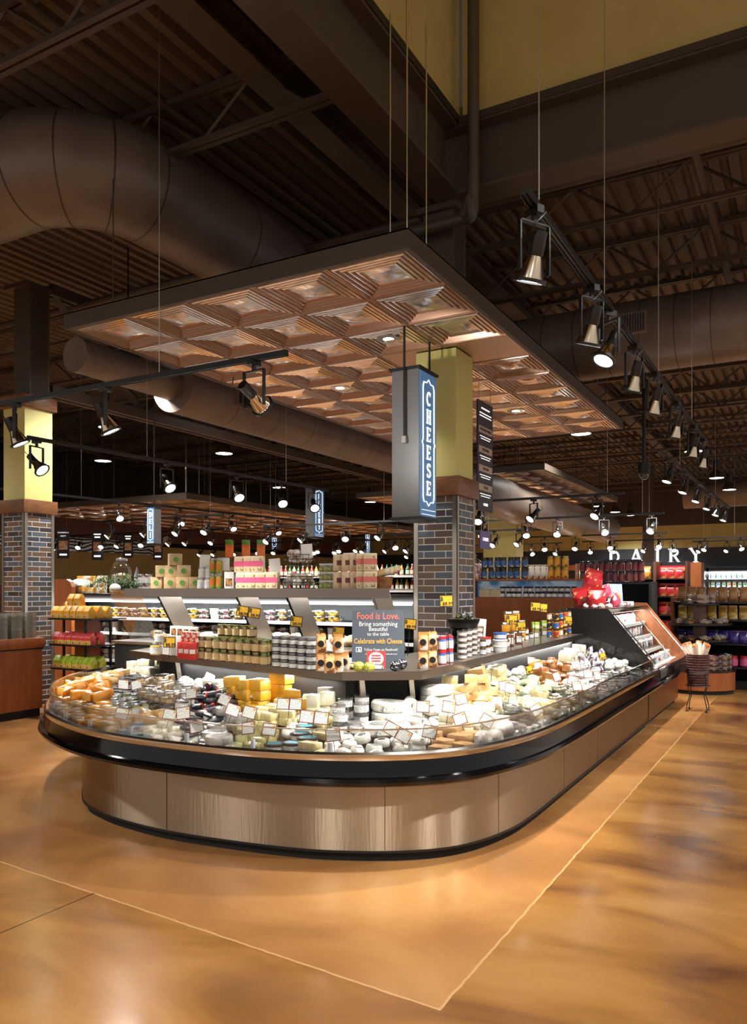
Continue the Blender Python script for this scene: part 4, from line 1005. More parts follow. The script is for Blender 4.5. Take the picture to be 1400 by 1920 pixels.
def seed_at(x, y):
    px, py, d = pj(x, y, bedz(x, y)+.04)
    return min(range(len(SEEDS)), key=lambda i: math.hypot((SEEDS[i][0]-px)/1.6, (SEEDS[i][1]-py)))
while tries < 40000 and len(placed) < 600:
    tries += 1
    x = R.uniform(-6.3, -1.6); y = R.uniform(3.6, 9.4)
    if not inpoly((x, y), BED): continue
    si = seed_at(x, y); s = SEEDS[si]; r = s[3]*(.93 if y < 6.5 else 1.15)
    if dseg((x, y), INN) < .035+r*.38 or dseg((x, y), BACK) < .035+r*.45: continue
    if any(math.hypot(x-q[0], y-q[1]) < (r+q[2])*.55 for q in placed): continue
    placed.append((x, y, r, si))
for (x, y, r, si) in placed:
    s = SEEDS[si]; z = bedz(x, y)+.003; lay = s[6] if y < 6.6 else min(s[6], 2)
    HT = {'wedge': .066}
    for k in range(lay):
        if k and R.random() < .25: break
        nm = s[4]; jx, jy = (R.uniform(-.012, .012), R.uniform(-.012, .012)) if k else (0, 0)
        flat = any(w in nm for w in ('cheddar', 'wheel', 'box', 'tub', 'tin', 'jar', 'cup', 'slab', 'block', 'ball'))
        tl = .06 if flat else .3
        rz = R.uniform(-.35, .35)+(.0 if x > -2.4 and y > 4.6 else -.1) if flat else R.uniform(0, 2*PI)
        if 'wedge' in nm: rz = R.uniform(0, 2*PI)
        o = place(('ch', si), s[2], (x+jx, y+jy, z), (R.uniform(-tl, tl)*(k > 0 or not flat), R.uniform(-tl, tl)*(k > 0 or not flat), rz), s[4]+' '+s[5], 'cheese' if not any(w in nm for w in ('tin', 'jar', 'salami', 'tub', 'cup')) else nm.split()[-3 if 'band' in nm else -1] if 0 else ('jar' if 'jar' in nm else 'salami' if 'salami' in nm else 'food tub'), s[4]+' '+s[5], sc=R.uniform(.93, 1.07))
        bb = [v for c_ in ([o]+list(o.children)) if c_.type == 'MESH' for v in c_.bound_box]
        z += max(v[2] for v in bb)*1.0-.003
        if 'stick' in nm or 'roll' in nm or 'salami' in nm: z -= .004
NCH = len(placed)
# ---------------- price cards
def P_card1(n=1, yellow_=False, w=.085, h=.07):
    def f():
        t = thing('price_card', '', ''); m = cardy if yellow_ else cardw; br = blackm if yellow_ else cardr
        for k in range(n):
            x0 = -w*n/2+k*w; c_ = MB().bx(x0+.003, x0+w-.003, -.0012, .0012, .05, .05+h, m).build('card', t, smooth=False)
            e = .0045; g = MB(); g.bx(x0, x0+w, -.002, .002, .05-e+.002, .05+.002, br).bx(x0, x0+w, -.002, .002, .05+h-.002, .05+h+e-.002, br).bx(x0, x0+e, -.002, .002, .05, .05+h, br).bx(x0+w-e, x0+w, -.002, .002, .05, .05+h, br)
            g.build('card_border', t, smooth=False)
            if not yellow_: MB().bx(x0+w*.74, x0+w*.9, -.0022, -.001, .05+h*.72, .05+h*.9, mat('gold_dot', 'd7a32f', .4)).build('gold_mark', t, smooth=False)
            else: txt('$8.99', .03, black, 'price_text', t, (x0+w*.6, -.003, .05+h*.25)); MB().bx(x0+w*.08, x0+w*.25, -.0025, -.001, .05+h*.5, .05+h*.88, mat('card_leaf_mark', '40401a', .5)).build('printed_mark', t, smooth=False)
        MB().tube([(0, 0, -.03), (0, 0, .05)], .002, black, 5).build('wire_stake', t); return t
    return f
CARDS = [(194,1348,0,1,25),(207,1345,0,1,20),(222,1338,0,1,10),(234,1350,0,1,-30),(230,1283,0,1,10),(258,1283,0,1,-15),(384,1275,0,1,25),(358,1300,0,1,-8),(312,1340,0,1,12),(345,1335,0,1,-8),(343,1362,0,1,15),(372,1362,0,1,-12),
 (410,1310,0,1,20),(450,1292,0,1,0),(478,1300,0,1,0),(428,1330,0,1,20),(460,1335,0,1,12),(485,1275,0,1,5),(465,1365,0,1,-10),(500,1368,0,1,5),(540,1320,0,2,0),(585,1345,0,2,5),(627,1378,0,1,-8),(632,1290,0,1,0),
 (674,1390,0,1,-15),(732,1370,0,2,25),(792,1325,0,1,0),(817,1298,0,1,0),(835,1271,0,1,15),(838,1325,0,1,10),(870,1310,0,1,-10),(800,1372,0,1,8),(780,1408,0,2,-12),(870,1350,0,1,-20),(900,1348,0,1,30),(902,1372,0,1,-20),(883,1262,0,1,15),
 (912,1272,0,1,-5),(948,1285,0,1,-10),(953,1290,0,1,10),(970,1240,0,1,0),(997,1240,0,1,5),(1013,1248,0,1,-10),(985,1353,0,1,-20),(974,1355,0,1,0),(1018,1328,0,1,-25),(1050,1268,0,1,-10),(1070,1275,0,1,15),(1085,1282,0,1,0),(1048,1330,0,1,-12),(1105,1300,0,1,5),(1120,1290,0,1,-15),(1140,1305,0,1,0),
 (1085,1245,0,1,-15),(1105,1262,0,1,0),(1124,1262,0,1,0),(1160,1270,0,1,8),(1180,1280,0,1,-5),(1115,1212,0,1,0),(1082,1218,0,1,0),(1135,1230,1,1,-15),(1183,1256,1,1,-10),(1065,1325,1,1,-20),(998,1255,1,1,-10)]
for i, (px, py, ye, n, lean) in enumerate(CARDS):
    x, y = on(px, py+16, .80)
    if not inpoly((x, y), BED):
        x, y = on(px, py+22, .70)
    if not inpoly((x, y), BED): continue
    z = bedz(x, y) + .075; si = seed_at(x, y); 
    near = [q for q in placed if math.hypot(q[0]-x, q[1]-y) < .1]
    # solve so the card centre falls on the pixel at this depth
    d = x*FX+y*FY; zc = HC-(py-HY)*d/F
    zc = min(max(zc, z+.06), z+.17)
    yaw = AZ*.9+R.uniform(-.3, .3) if px > 260 else AZ+R.uniform(-.1, .8)
    if px > 960: yaw = AZ+R.uniform(-.2, .7)
    label = ('yellow price card' if ye else ('pair of joined white price cards with brown borders' if n == 2 else 'white price card with brown border'))+' by the '+' '.join(SEEDS[si][4].split()[-3:])+' '+SEEDS[si][5]
    place(('card', ye, n), P_card1(n, bool(ye)), (x, y, zc-.085), (math.radians(-18), math.radians(lean), yaw), ' '.join(label.split()[:16]), 'price card', 'price cards '+SEEDS[si][5])
# ============================================================ ON THE LOWER STEEL SHELF
SZ = 1.051
tanlab = card_mat('tan_jar_label', 'd8bd8e', '9b7a4a'); whl = card_mat('white_jar_label', 'eef0f0', '6f7478')
jb = mat('jar_dark_filling', '4a2a18', .12, coat=1); jb2 = mat('jar_olive_filling', '6d6a34', .12, coat=1); jb3 = mat('jar_amber_filling', 'b06a1c', .1, coat=1); jb4 = mat('jar_pale_filling', 'd8cba0', .15, coat=1)
glid = mat('green_gold_lid', '8f9a62', .28, 1.)
def rowpts(p0, p1, n, z=1.05):
    a, b = on(*p0, z), on(*p1, z); return [(a[0]+(b[0]-a[0])*k/max(n-1, 1), a[1]+(b[1]-a[1])*k/max(n-1, 1)) for k in range(n)]
JR = rowpts((380, 1236), (497, 1247), 9); jk = [('jA', jb, glid), ('jB', jb2, glid), ('jC', jb, gold)]
for k, (x, y) in enumerate(JR):
    for dp_, hh in ((0, 2), (.085, 2), (.17, 3 if k < 5 else 2)):
        for h in range(hh):
            q = jk[(k*5+h*3+int(dp_*40)) % 3]
            place(q[0], P_jar(q[1], q[2], tanlab, .037, .088), (x+.3*dp_+R.uniform(-.002, .002), y+dp_, SZ+h*.0885), (0, 0, R.uniform(-.5, .5)+AZ), 'preserve jar with tan paper label in the stack left of the black lidded tins', 'jar', 'tan labelled jars on the lower steel shelf')
tinb = mat('small_tin_body', '33343a', .3)
def tin_fn():
    t = thing('small_jar', '', ''); r = .034; MB().lathe([(.001, 0), (r, 0), (r, .04)], tinb, n=20).build('jar_body', t); MB().lathe([(r*1.01, .006), (r*1.01, .032)], whl, n=20).build('paper_label', t)
    MB().lathe([(r*1.03, .038), (r*1.03, .052), (r*.95, .054), (.001, .053)], mat('grey_lid', '8b8e90', .3, .8), n=20).build('jar_lid', t); return t
for k, (x, y) in enumerate(rowpts((519, 1250), (583, 1256), 5)):
    for dp_ in (0, .075):
        for h in range(4): place('tin', tin_fn, (x+.2*dp_, y+dp_, SZ+h*.0535), (0, 0, AZ+R.uniform(-.4, .4)), 'small white labelled jar with grey lid, stacked four high right of the tan jars', 'jar', 'small grey lidded jars stacked four high')
# white cartons, red boxes, honey jars at the left end
cart = mat('white_carton', 'ecebe6', .5); photo = mat('food_photo_print', 'c9955a', .5, c2='5a3520', scale=60); redb = mat('red_carton', 'c8322c', .45)
for k, (x, y) in enumerate(rowpts((315, 1230), (350, 1234), 4)):
    place('wc', P_box(.07, .05, .24, cart, 'cracker_box', (.15, .85, .7, .92), photo), (x, y+.08, SZ), (0, 0, AZ), 'tall white cracker box with food photo at the left end of the shelf', 'box', 'tall white cracker boxes')
for k, (x, y) in enumerate(rowpts((341, 1235), (362, 1237), 3)):
    place('rc', P_box(.062, .05, .13, redb, 'snack_box', (.15, .85, .35, .6), white), (x, y, SZ), (0, 0, AZ), 'red snack box with white mark in front of the tall white boxes', 'box', 'red snack boxes at the left of the tan jars')
    place('rb2', P_box(.05, .05, .08, mat('red_pattern_box', 'cf4538', .5, c2='f1ddd0', scale=40, fac=(.5, .52)), 'gift_box', None, None), (x, y+.03, SZ+.131), (0, 0, AZ+.1), 'small patterned red box standing on the red snack boxes', 'box', 'small red boxes on the snack boxes')
hj = mat('pale_honey', 'd9b44a', .2, coat=1)
x, y = on(293, 1228, 1.05); place('hon', P_jar(hj, slid, stick, .05, .1), (x, y, SZ), (0, 0, 0), 'wide honey jar at the left end of the lower shelf', 'jar'); place('hon2', P_jar(jb4, slid, stick, .036, .09), (x+.02, y+.01, SZ+.101), (0, 0, 0), 'pale small jar standing on the wide honey jar', 'jar')
# chocolate almond pouches
pm1 = mat('nut_pouch_print', 'c98a4a', .35, c2='efe6da', scale=14, fac=(.5, .53), coat=.4); pm2 = mat('caramel_pouch_print', 'e0b070', .35, c2='7a4a28', scale=16, fac=(.5, .53), coat=.4)
for k, (px, py, h) in enumerate(((602, 1258, 0), (618, 1262, 0), (634, 1260, 0), (602, 1258, .126), (634, 1260, .126), (600, 1250, 0), (645, 1256, 0))):
    x, y = on(px, py, 1.05); place('pch%d' % (k % 2), P_pouch(.075, .05, .125, (pm1, pm2)[k % 2], blid, 'nut_pouch', k), (x, y, SZ+h), (.05, 0, AZ), 'brown and white nut pouch with black round label left of the chalkboard', 'pouch', 'nut pouches left of the chalkboard')
for k, (px, py, h) in enumerate(((790, 1254, 0), (808, 1252, 0), (790, 1254, .126), (808, 1252, .126))):
    x, y = on(px, py, 1.05); place('pch%d' % (k % 2), None, (x, y+.02, SZ+h), (.05, 0, AZ), 'cream nut pouch with black round label right of the chalkboard', 'pouch', 'nut pouches right of the chalkboard')
# chalkboard
slate = mat('slate_board', '525b66', .6); ch_w = mat('chalk_white', 'eef0ee', .8); ch_r = mat('chalk_red', 'e2786e', .8); ch_y = mat('chalk_yellow', 'dcae5e', .8)
x, y = on(706, 1252, 1.05); d = x*FX+y*FY
cb = thing('chalkboard_sign', 'grey chalkboard lettered in red, white and yellow, leaning on the shelf corner', 'chalkboard', (x, y+.02, SZ), rot=(math.radians(-7), 0, AZ-.02))
w, h = .365, .40; rc = []
for cx, cy, a0 in ((w/2-.03, h-.03, 0), (-w/2+.03, h-.03, 90), (-w/2+.03, .03, 180), (w/2-.03, .03, 270)):
    rc += [(cx+.03*math.cos(math.radians(a0+15*i)), cy+.03*math.sin(math.radians(a0+15*i))) for i in range(7)]
MB().prism(rc, 0, .012, slate, 'y').build('board', cb, smooth=False)
for s, z, sz, m_, sx in (('Food is Love.', .355, .068, ch_r, .82), ('Bring something', .30, .046, ch_w, .9), ('Beautiful', .265, .042, ch_w, .9), ('to the table', .23, .036, ch_w, .9), ('Celebrate with Cheese', .18, .05, ch_y, .72), ('Follow Vegan on Facebook!', .122, .026, ch_w, .8), ('veganfriendlycheese.facebook.com', .092, .018, ch_w, .9)):
    txt(s, sz, m_, 'chalk_text', cb, (.02 if sz < .03 else 0, -.002, z), (PI/2, .03*0, 0), sx=sx, bold=.001 if m_ != ch_w else 0)
m = MB(); m.bx(-.155, -.115, -.002, 0, .105, .14, ch_w).bx(-.15, -.12, -.003, -.002, .11, .135, slate).bx(-.14, -.125, -.004, -.003, .112, .124, ch_w).bx(-.137, -.131, -.004, -.003, .124, .134, ch_w); m.build('thumb_mark', cb, smooth=False)
x, y = on(713, 1256, 1.05)
t = thing('counter_card', 'small red and white card in a wire stand below the chalkboard', 'card', (x, y-.06, SZ), rot=(math.radians(-10), 0, AZ))
MB().bx(-.063, .063, 0, .003, .01, .13, mat('red_card', 'd23c40', .45)).build('card', t, smooth=False)
MB().prism(arcp(0, .078, .05, .045, 0, 348, 24), -.002, 0, white, 'y').build('white_medallion', t, smooth=False)
MB().bx(-.03, .03, -.004, -.002, .095, .104, mat('red_ink', 'cc4448', .5)).bx(-.032, .032, -.004, -.002, .077, .086, mat('red_ink', '')).bx(-.03, .03, -.004, -.002, .059, .068, mat('red_ink', '')).build('red_lettering', t, smooth=False)
MB().bx(-.05, .05, -.002, 0, .012, .035, white).build('card_strip', t, smooth=False)
MB().tube(catmull([(-.04, -.01, .01), (-.04, -.03, .012), (-.04, -.028, .035), (.04, -.028, .035), (.04, -.03, .012), (.04, -.01, .01)], 4), .003, black, 6).build('wire_stand', t)
def dotted(base, dots, name):
    m = bpy.data.materials.new(name); m.use_nodes = True; nt = m.node_tree; b = nt.nodes['Principled BSDF']; tc = nt.nodes.new('ShaderNodeTexCoord'); v = nt.nodes.new('ShaderNodeTexVoronoi'); v.inputs['Scale'].default_value = 75
    nt.links.new(tc.outputs['Object'], v.inputs['Vector']); rp = nt.nodes.new('ShaderNodeValToRGB'); rp.color_ramp.interpolation = 'CONSTANT'; rp.color_ramp.elements[0].color = (*hx(dots), 1); rp.color_ramp.elements[1].position = .3; rp.color_ramp.elements[1].color = (*hx(base), 1)
    nt.links.new(v.outputs['Distance'], rp.inputs[0]); nt.links.new(rp.outputs[0], b.inputs['Base Color']); b.inputs['Roughness'].default_value = .3; return m
DG = dotted('a8a82a', 'f4f6e0', 'green_dotted_foil'); DB = dotted('15161c', 'f2f4f6', 'black_dotted_foil')
def ballfn(m_, nm='foil_ball'):
    def f():
        a = MB(); a.lathe([(.038*math.sin(PI*i/10)+.0004, .034*(1-math.cos(PI*i/10))) for i in range(11)], m_, n=18); return a.build(nm)
    return f
for px, py, m_, lb in ((677, 1259, DG, 'green and yellow dotted foil ball below the chalkboard'), (696, 1260, DG, 'green dotted foil ball beside the red card'), (744, 1258, DB, 'black foil ball with white dots right of the red card'), (757, 1254, DB, 'black foil ball with white dots, rear one by the chalkboard edge')):
    x, y = on(px, py, 1.05); o = ballfn(m_)(); o.location = (x, y-.03, SZ); tag(o, lb, 'foil ball')
for px in (655, 662): x, y = on(px, 1254, 1.05); o = P_lump('cream', .032, px)(); o.location = (x, y, SZ); tag(o, 'small cream wrapped sweet left of the green foil balls', 'sweet', 'cream sweets by the chalkboard')
# yellow price cards standing on the shelf
for px, py, lb, k in ((317, 1207, 'beside the honey jar at the left end', 1), (462, 1150, 'held high above the stacked tan jars', 2), (553, 1168, 'behind the small grey lidded jars', 1), (633, 1188, 'over the nut pouches', 1), (767, 1173, 'right of the chalkboard', 1), (838, 1130, 'against the brick column', 1), (959, 1164, 'in front of the honey boxes, left one', 1), (978, 1177, 'in front of the honey boxes, right one', 1), (1016, 1142, 'over the green boxes', 1), (1065, 1165, 'among the mustard jars', 1), (1003, 1140, 'behind the green boxes', 1), (797, 1197, 'flat over the right nut pouches', 1)):
    x, y = on(px, 1232 if px < 800 else 1250-(px-830)*.22, 1.05); y += .12 if px < 800 else 0; x -= 0 if px < 800 else .16
    d = x*FX+y*FY; zc = HC-(py-HY)*d/F; s0 = (px-700)/F*d; x, y = d*FX+s0*RX, d*FY+s0*RY
    t = place(('card', 1, k), P_card1(k, True), (x, y, zc-.085), (math.radians(-6), math.radians(8 if k == 2 else R.uniform(-6, 6)), AZ), 'yellow price card '+lb, 'price card', sc=1.15)
    MB().tube([(0, .006, -.03), (0, .006, -(zc-.085-SZ)/1.15)], .0025, black, 5).build('card_stem', t)
# ---------------- right arm of the lower shelf
def rs(px, py, back=0.):
    x, y = on(px, py, 1.05); return x-back, y+back*.1
rlid = mat('red_lid', 'cc2a30', .35); blue_l = mat('blue_lid', '2f5fa8', .35); clr = mat('clear_filled_cup', 'b9a79a', .2, c2='7a4a3a', scale=12, coat=1)
for px, py, h in ((829, 1246, 0), (842, 1243, 0), (829, 1246, .101), (842, 1243, .101)):
    x, y = rs(px, py); place('rl', P_jar(mat('blue_red_jar', '3a5a9a', .3, c2='c03030', scale=16, coat=1), rlid, stick, .03, .1, name='spice_jar'), (x, y, SZ+h), (0, 0, AZ), 'small jar with red lid in the pair of columns right of the nut pouches', 'jar', 'red lidded jars right of the chalkboard')
for k in range(4):
    for h in range(5):
        x, y = rs(866+k*10, 1236-k*4); place('cc', P_tub(clr, glt, .04, .042, name='sauce_cup'), (x, y, SZ+h*.044), (0, 0, 0), 'clear plastic cup of sauce in the tall stacks below the black basket', 'cup', 'stacked clear sauce cups')
brn = mat('small_jar_brown', '3c2418', .2, coat=1)
for k in range(14):
    px = 905+k*9; py = 1228-k*3.1
    if 925 < px < 950: continue
    for h in range(1 if k % 3 else 2): x, y = rs(px, py); place('sj%d' % (k % 2), P_jar((brn, jb3)[k % 2], blid if k % 2 else gold, whl, .026, .065), (x, y, SZ+h*.066), (0, 0, AZ), 'little dark jar with white label along the front edge of the right shelf', 'jar', 'little jars along the right shelf edge')
x, y = rs(937, 1222); 
for h in range(2): place('wt', P_tub(cart, cart, .062, .05, name='spread_tub'), (x, y, SZ+h*.053), (0, 0, 0), 'white spread tub with blue print under the blue lidded tub', 'tub', 'white tubs below the blue lidded tub')
place('bt', P_tub(mat('blue_tub', '2c58a4', .35), blue_l, .058, .055, name='spread_tub'), (x, y, SZ+.107), (0, 0, 0), 'blue lidded tub on top of two white tubs on the right shelf', 'tub')
x, y = rs(912, 1216, .02); place('rt', P_tub(mat('red_tub', 'c9d2da', .35), rlid, .06, .1, name='spread_tub'), (x, y, SZ), (0, 0, 0), 'tub with red lid behind the clear sauce cups', 'tub')
x, y = rs(903, 1211, .08); m = MB().lathe([(.001, 0), (.1, 0), (.1, .012), (.001, .012)], mat('white_round_tray', 'e6e6ea', .4, c2='8f93a0', scale=9, fac=(.5, .53)), n=28); o = m.build('round_pack', xf=Matrix.Rotation(math.radians(78), 4, 'X')); o.location = (x, y, SZ+.1); o.rotation_euler = (0, 0, AZ); tag(o, 'round white printed pack standing behind the red lidded tub', 'pack')
# black basket with foil sweets
x, y = rs(868, 1222, 0.); t = thing('black_basket', 'black ribbed basket on stacked trays in front of the column', 'basket', (x, y, SZ))
pr = [(.001, .2), (.1, .2), (.12, .21), (.135, .25), (.14, .27), (.145, .285), (.135, .285), (.12, .26), (.001, .245)]
MB().lathe(pr, black, n=28).build('basket_bowl', t)
for k in range(9): MB().lathe([(.112+.004*k, .208+.008*k), (.118+.004*k, .212+.008*k)], blackm, n=28).build('woven_band', t)
MB().lathe([(.001, 0), (.11, 0), (.12, .06), (.1, .07), (.115, .13), (.1, .14), (.11, .2), (.001, .2)], blackgl, n=28).build('tray_stack', t)
for k in range(22):
    a = k*2.4; r_ = .105*math.sqrt((k % 13)/13); lay = 0 if k < 13 else 1
    DY = dotted('2a2a1c', 'd8c83a', 'yellow_dotted_foil') if k == 0 else DY
    place('fb%d' % (k % 2), ballfn((DY, DB)[k % 2]), (x+r_*math.cos(a)*(1-.35*lay), y+r_*math.sin(a)*(1-.35*lay), SZ+.265+lay*.045), (k, k*2., 0), 'dotted foil sweet heaped in the black basket', 'foil sweet', 'dotted foil sweets in the black basket', sc=.62)
# magazines and small rack
x, y = rs(835, 1234, .06); t = thing('magazine', 'dark magazine titled culture standing left of the black basket', 'magazine', (x, y, SZ), rot=(math.radians(-10), 0, AZ))
MB().bx(-.075, .075, 0, .006, 0, .2, mat('magazine_cover', '3a2a33', .3, c2='8a6a4a', scale=9, fac=(.5, .6))).build('cover', t, smooth=False); txt('culture', .045, ch_w, 'magazine_title', t, (0, -.002, .17), bold=.001)
x, y = rs(885, 1212, .05); t = thing('magazine', 'white leaning magazine between the black basket and the column', 'magazine', (x+.1, y, SZ), rot=(math.radians(-14), .1, AZ)); MB().bx(-.07, .07, 0, .006, 0, .27, cart).build('cover', t, smooth=False); MB().bx(-.05, .05, -.001, 0, .05, .2, photo).build('cover_photo', t, smooth=False)
# honey boxes
amb = mat('amber_honey', 'c98a1e', .12, coat=1); amb2 = mat('dark_amber_honey', '9a5c20', .12, coat=1)
def honey_fn():
    t = thing('honey_box', '', ''); MB().bx(-.04, .04, -.035, .035, .004, .075, amb).build('honeycomb', t, bev=.004); MB().bx(-.042, .042, -.037, .037, .075, .105, glt).build('clear_lid', t, bev=.004); MB().bx(-.03, .03, -.039, -.037, .08, .1, stick).build('lid_label', t, smooth=False); return t
for k in range(3): x, y = rs(947+k*15, 1206-k*3, .0); place('hb', honey_fn, (x, y, SZ+.001), (0, 0, AZ), 'amber honeycomb box in the bottom row behind the yellow cards', 'box', 'honeycomb boxes, bottom row'); place('hb', None, (x, y, SZ+.108), (0, 0, AZ), 'amber honeycomb box in the middle row behind the yellow cards', 'box', 'honeycomb boxes, middle row')
for k in range(2): x, y = rs(952+k*14, 1206-k*3, .0); place('hb', None, (x, y, SZ+.215), (0, 0, AZ), 'amber honeycomb box on top of the honey pile', 'box', 'honeycomb boxes, top row')
grn = mat('green_box', '9dc23a', .45, c2='d8e6a0', scale=20, fac=(.5, .55)); 
for k in range(2): x, y = rs(1008+k*17, 1196-k*4, .03); [place('gb', P_box(.075, .06, .09, mat('olive_brown_bag', '8a7a4a', .5), 'tea_bag', (.1, .9, .1, .6), stick), (x, y, SZ+h*.091), (0, 0, AZ), 'olive bag with white label below the bright green boxes', 'box', 'olive bags below the green boxes') for h in range(1)]; place('gb2', P_box(.08, .07, .075, grn, 'tea_box', (.1, .9, .2, .6), mat('pale_green_panel', 'e6efc0', .5)), (x, y, SZ+.1), (0, 0, AZ), 'bright green box on the right shelf by the brown panel', 'box', 'bright green boxes on the right shelf')
mlab = [mat('mustard_red_label', 'c8452a', .4, c2='f0c040', scale=24, fac=(.5, .53)), mat('mustard_blue_label', '2c6aa8', .4, c2='f0d080', scale=24, fac=(.55, .58)), mat('mustard_black_label', '1c1c1c', .4, c2='f0b030', scale=24, fac=(.52, .55)), mat('mustard_cream_label', 'e8dcc0', .4, c2='8a3a2a', scale=24, fac=(.6, .62))]
for k in range(7):
    for h in range(2 if k > 4 else 3):
        for bk in (0, 1):
            x, y = rs(1040+k*8, 1196-k*2.6, bk*.08); j = (k*3+h*5+bk) % 4
            place('mj%d' % j, P_jar(jb3, blid, mlab[j], .03, .095), (x, y+.05, SZ+h*.096), (0, 0, AZ), ('red', 'blue', 'black', 'cream')[j]+' labelled mustard jar stacked at the far end of the right shelf', 'jar', ('red', 'blue', 'black', 'cream')[j]+' labelled mustard jars')
for k, (px, py) in enumerate(((958, 1218), (975, 1213), (990, 1209))):
    x, y = rs(px, py, .1); place('kj', P_box(.06, .05, .11, mat('jam_brown_box', '6a3a24', .5), 'jam_box', (.1, .9, .2, .75), stick), (x, y, SZ), (0, 0, AZ), 'brown box with large white label in front of the honey pile', 'box', 'brown boxes with white labels')

# ============================================================ UPPER STEEL SHELF AND WHAT STANDS ON IT
us = thing('upper_steel_shelf', 'high steel shelf on slanted steel gables behind the tan jars', 'shelf', (0, 0, 0))
UX0, UX1, UY, UZ = -5.85, -2.93, 5.5, 1.595
MB().bx(UX0, UX1, UY, UY+.42, UZ-.012, UZ, steel).build('shelf_top', us, smooth=False); MB().bx(UX0, UX1, UY-.012, UY, UZ-.075, UZ+.004, fas).build('shelf_fascia', us, smooth=False)
for x in (-5.45, -4.5, -3.95, -3.1): MB().prism([(UY+.0, UZ-.02), (UY+.3, UZ-.02), (UY+.62, 1.06), (UY+.35, 1.06)], x-.012, x+.012, steel, 'x').build('gable', us, smooth=False); MB().bar((x, UY+.0, UZ-.03), (x, UY+.35, 1.06), .014, black).build('gable_edge', us, smooth=False)
sv = thing('service_counter', 'dark service counter with steel worktop behind the display shelf', 'counter', (0, 0, 0))
MB().bx(-6.3, -3.5, 5.78, 6.75, 0, 1.03, blackm).build('counter_body', sv, smooth=False); MB().bx(-6.33, -3.48, 5.76, 6.78, 1.03, 1.06, steel).build('worktop', sv, bev=.004)
MB().add([(-6.3, 5.9, 1.06), (-6.3, 6.6, 1.06), (-6.3, 6.45, 1.58), (-6.3, 5.7, 1.58)], [(0, 1, 2, 3)], gl).add([(-6.3, 5.7, 1.58), (-5.86, 5.7, 1.58), (-5.9, 6.0, 1.06), (-6.3, 6.0, 1.06)], [(0, 1, 2, 3)], gl).build('glass_screen', sv, smooth=False)
light('counter_fill_light', 'AREA', (-4.7, 6.1, 1.56), 14, size=(2.4, .08)); MB().bx(-5.9, -3.5, 6.08, 6.12, 1.562, 1.572, mat('glow_strip', 'ffffff', .4, emit=6)).build('glow_strip', us, smooth=False)  # strip and light added over the worktop, something bright for the canopy to reflect
bread = mat('bread_loaf', 'c0895a', .6, c2='e6c79a', scale=9, coat=.3); wrapw = mat('wrapped_bread', 'e2dccf', .3, c2='b89878', scale=7, fac=(.5, .6), coat=.8, bump=.4, bscale=18)
for k in range(26):
    x = -6.15+k*.1+R.uniform(-.03, .03); y = R.choice((6.0, 6.25, 6.5)); z = 1.062+(.09 if k % 3 == 0 else 0)
    place('loaf%d' % (k % 3), (lambda kk: (lambda: lump('wrapped_loaf', .07, (bread, wrapw, CH['pale'])[kk], kk+11, (1.3, .9, .75), .18)))(k % 3), (x, y, z if k % 3 else z-.09), (0, 0, R.uniform(0, 3)), ('brown loaf', 'wrapped white loaf', 'pale wrapped cheese')[k % 3]+' on the steel worktop under the upper shelf', 'bread' if k % 3 < 2 else 'cheese', ('brown loaves', 'wrapped loaves', 'pale cheeses')[k % 3]+' on the worktop')
kraft = CH['kraft']; gdot = mat('green_round_mark', '5a8a3c', .5)
def cube_fn():
    t = thing('kraft_box', '', ''); MB().bx(-.06, .06, -.06, .06, 0, .11, kraft).build('box_body', t, bev=.004)
    MB().lathe([(.001, 0), (.026, 0), (.026, .001)], gdot, n=20).build('round_mark', t, xf=Matrix.Translation((0, -.061, .055)) @ Matrix.Rotation(PI/2, 4, 'X')); return t
def us_pt(px, back=.1):
    t_ = (px-700)/F; Y = UY+back; d = Y/(FY+t_*RY); return d*(FX+t_*RX), Y
for px, h, bk, rz in ((298, 0, .1, .3), (322, 0, .08, .5), (346, 0, .08, .4), (368, 0, .12, .6), (306, 1, .1, .5), (325, 1, .12, .4), (345, 1, .1, .7), (328, 2, .1, .9), (312, 0, .28, .4), (338, 0, .28, .5)):
    x, y = us_pt(px, bk); place('cube', cube_fn, (x, y, UZ+h*.111+.001), (0, 0, rz), 'kraft cube box with green round mark piled at the left end of the upper shelf', 'box', 'kraft boxes with green round marks')
wb = mat('white_jar_body', 'f0eee8', .2, coat=1)
for px, h in ((377, 0), (390, 0), (379, 1), (392, 1)): x, y = us_pt(px); place('wj', P_jar(wb, slid, whl, .036, .1, name='white_jar'), (x, y, UZ+.001+h*.101), (0, 0, 0), 'white round jar between the kraft boxes and the pepper jars', 'jar', 'white jars on the upper shelf')
pep = mat('peppers_in_jar', 'c9a02a', .15, c2='6f8a2a', scale=18, fac=(.45, .55), coat=1)
for px in (399, 411):
    for h in range(2): x, y = us_pt(px); place('pj', P_jar(pep, slid, mat('pepper_label', 'd87a2a', .4, c2='7a9a3a', scale=18, fac=(.5, .52)), .032, .14, name='pepper_jar'), (x, y, UZ+.001+h*.141), (0, 0, 0), 'tall jar of yellow and green peppers left of the white paper cards', 'jar', 'pepper jars on the upper shelf')
x, y = us_pt(430, .1); place('crk', P_box(.085, .05, .155, cart, 'cracker_box', (.15, .85, .15, .6), photo), (x, y, UZ+.001), (0, 0, AZ), 'white cracker box with photo standing left of the pink labelled packs', 'box')
pink = mat('pink_label', 'dd5a86', .45); crk = mat('cracker_pack', 'dcc69a', .4, c2='8a6a44', scale=22, fac=(.52, .6), coat=.4); salm = mat('salmon_label', 'd8736a', .45)
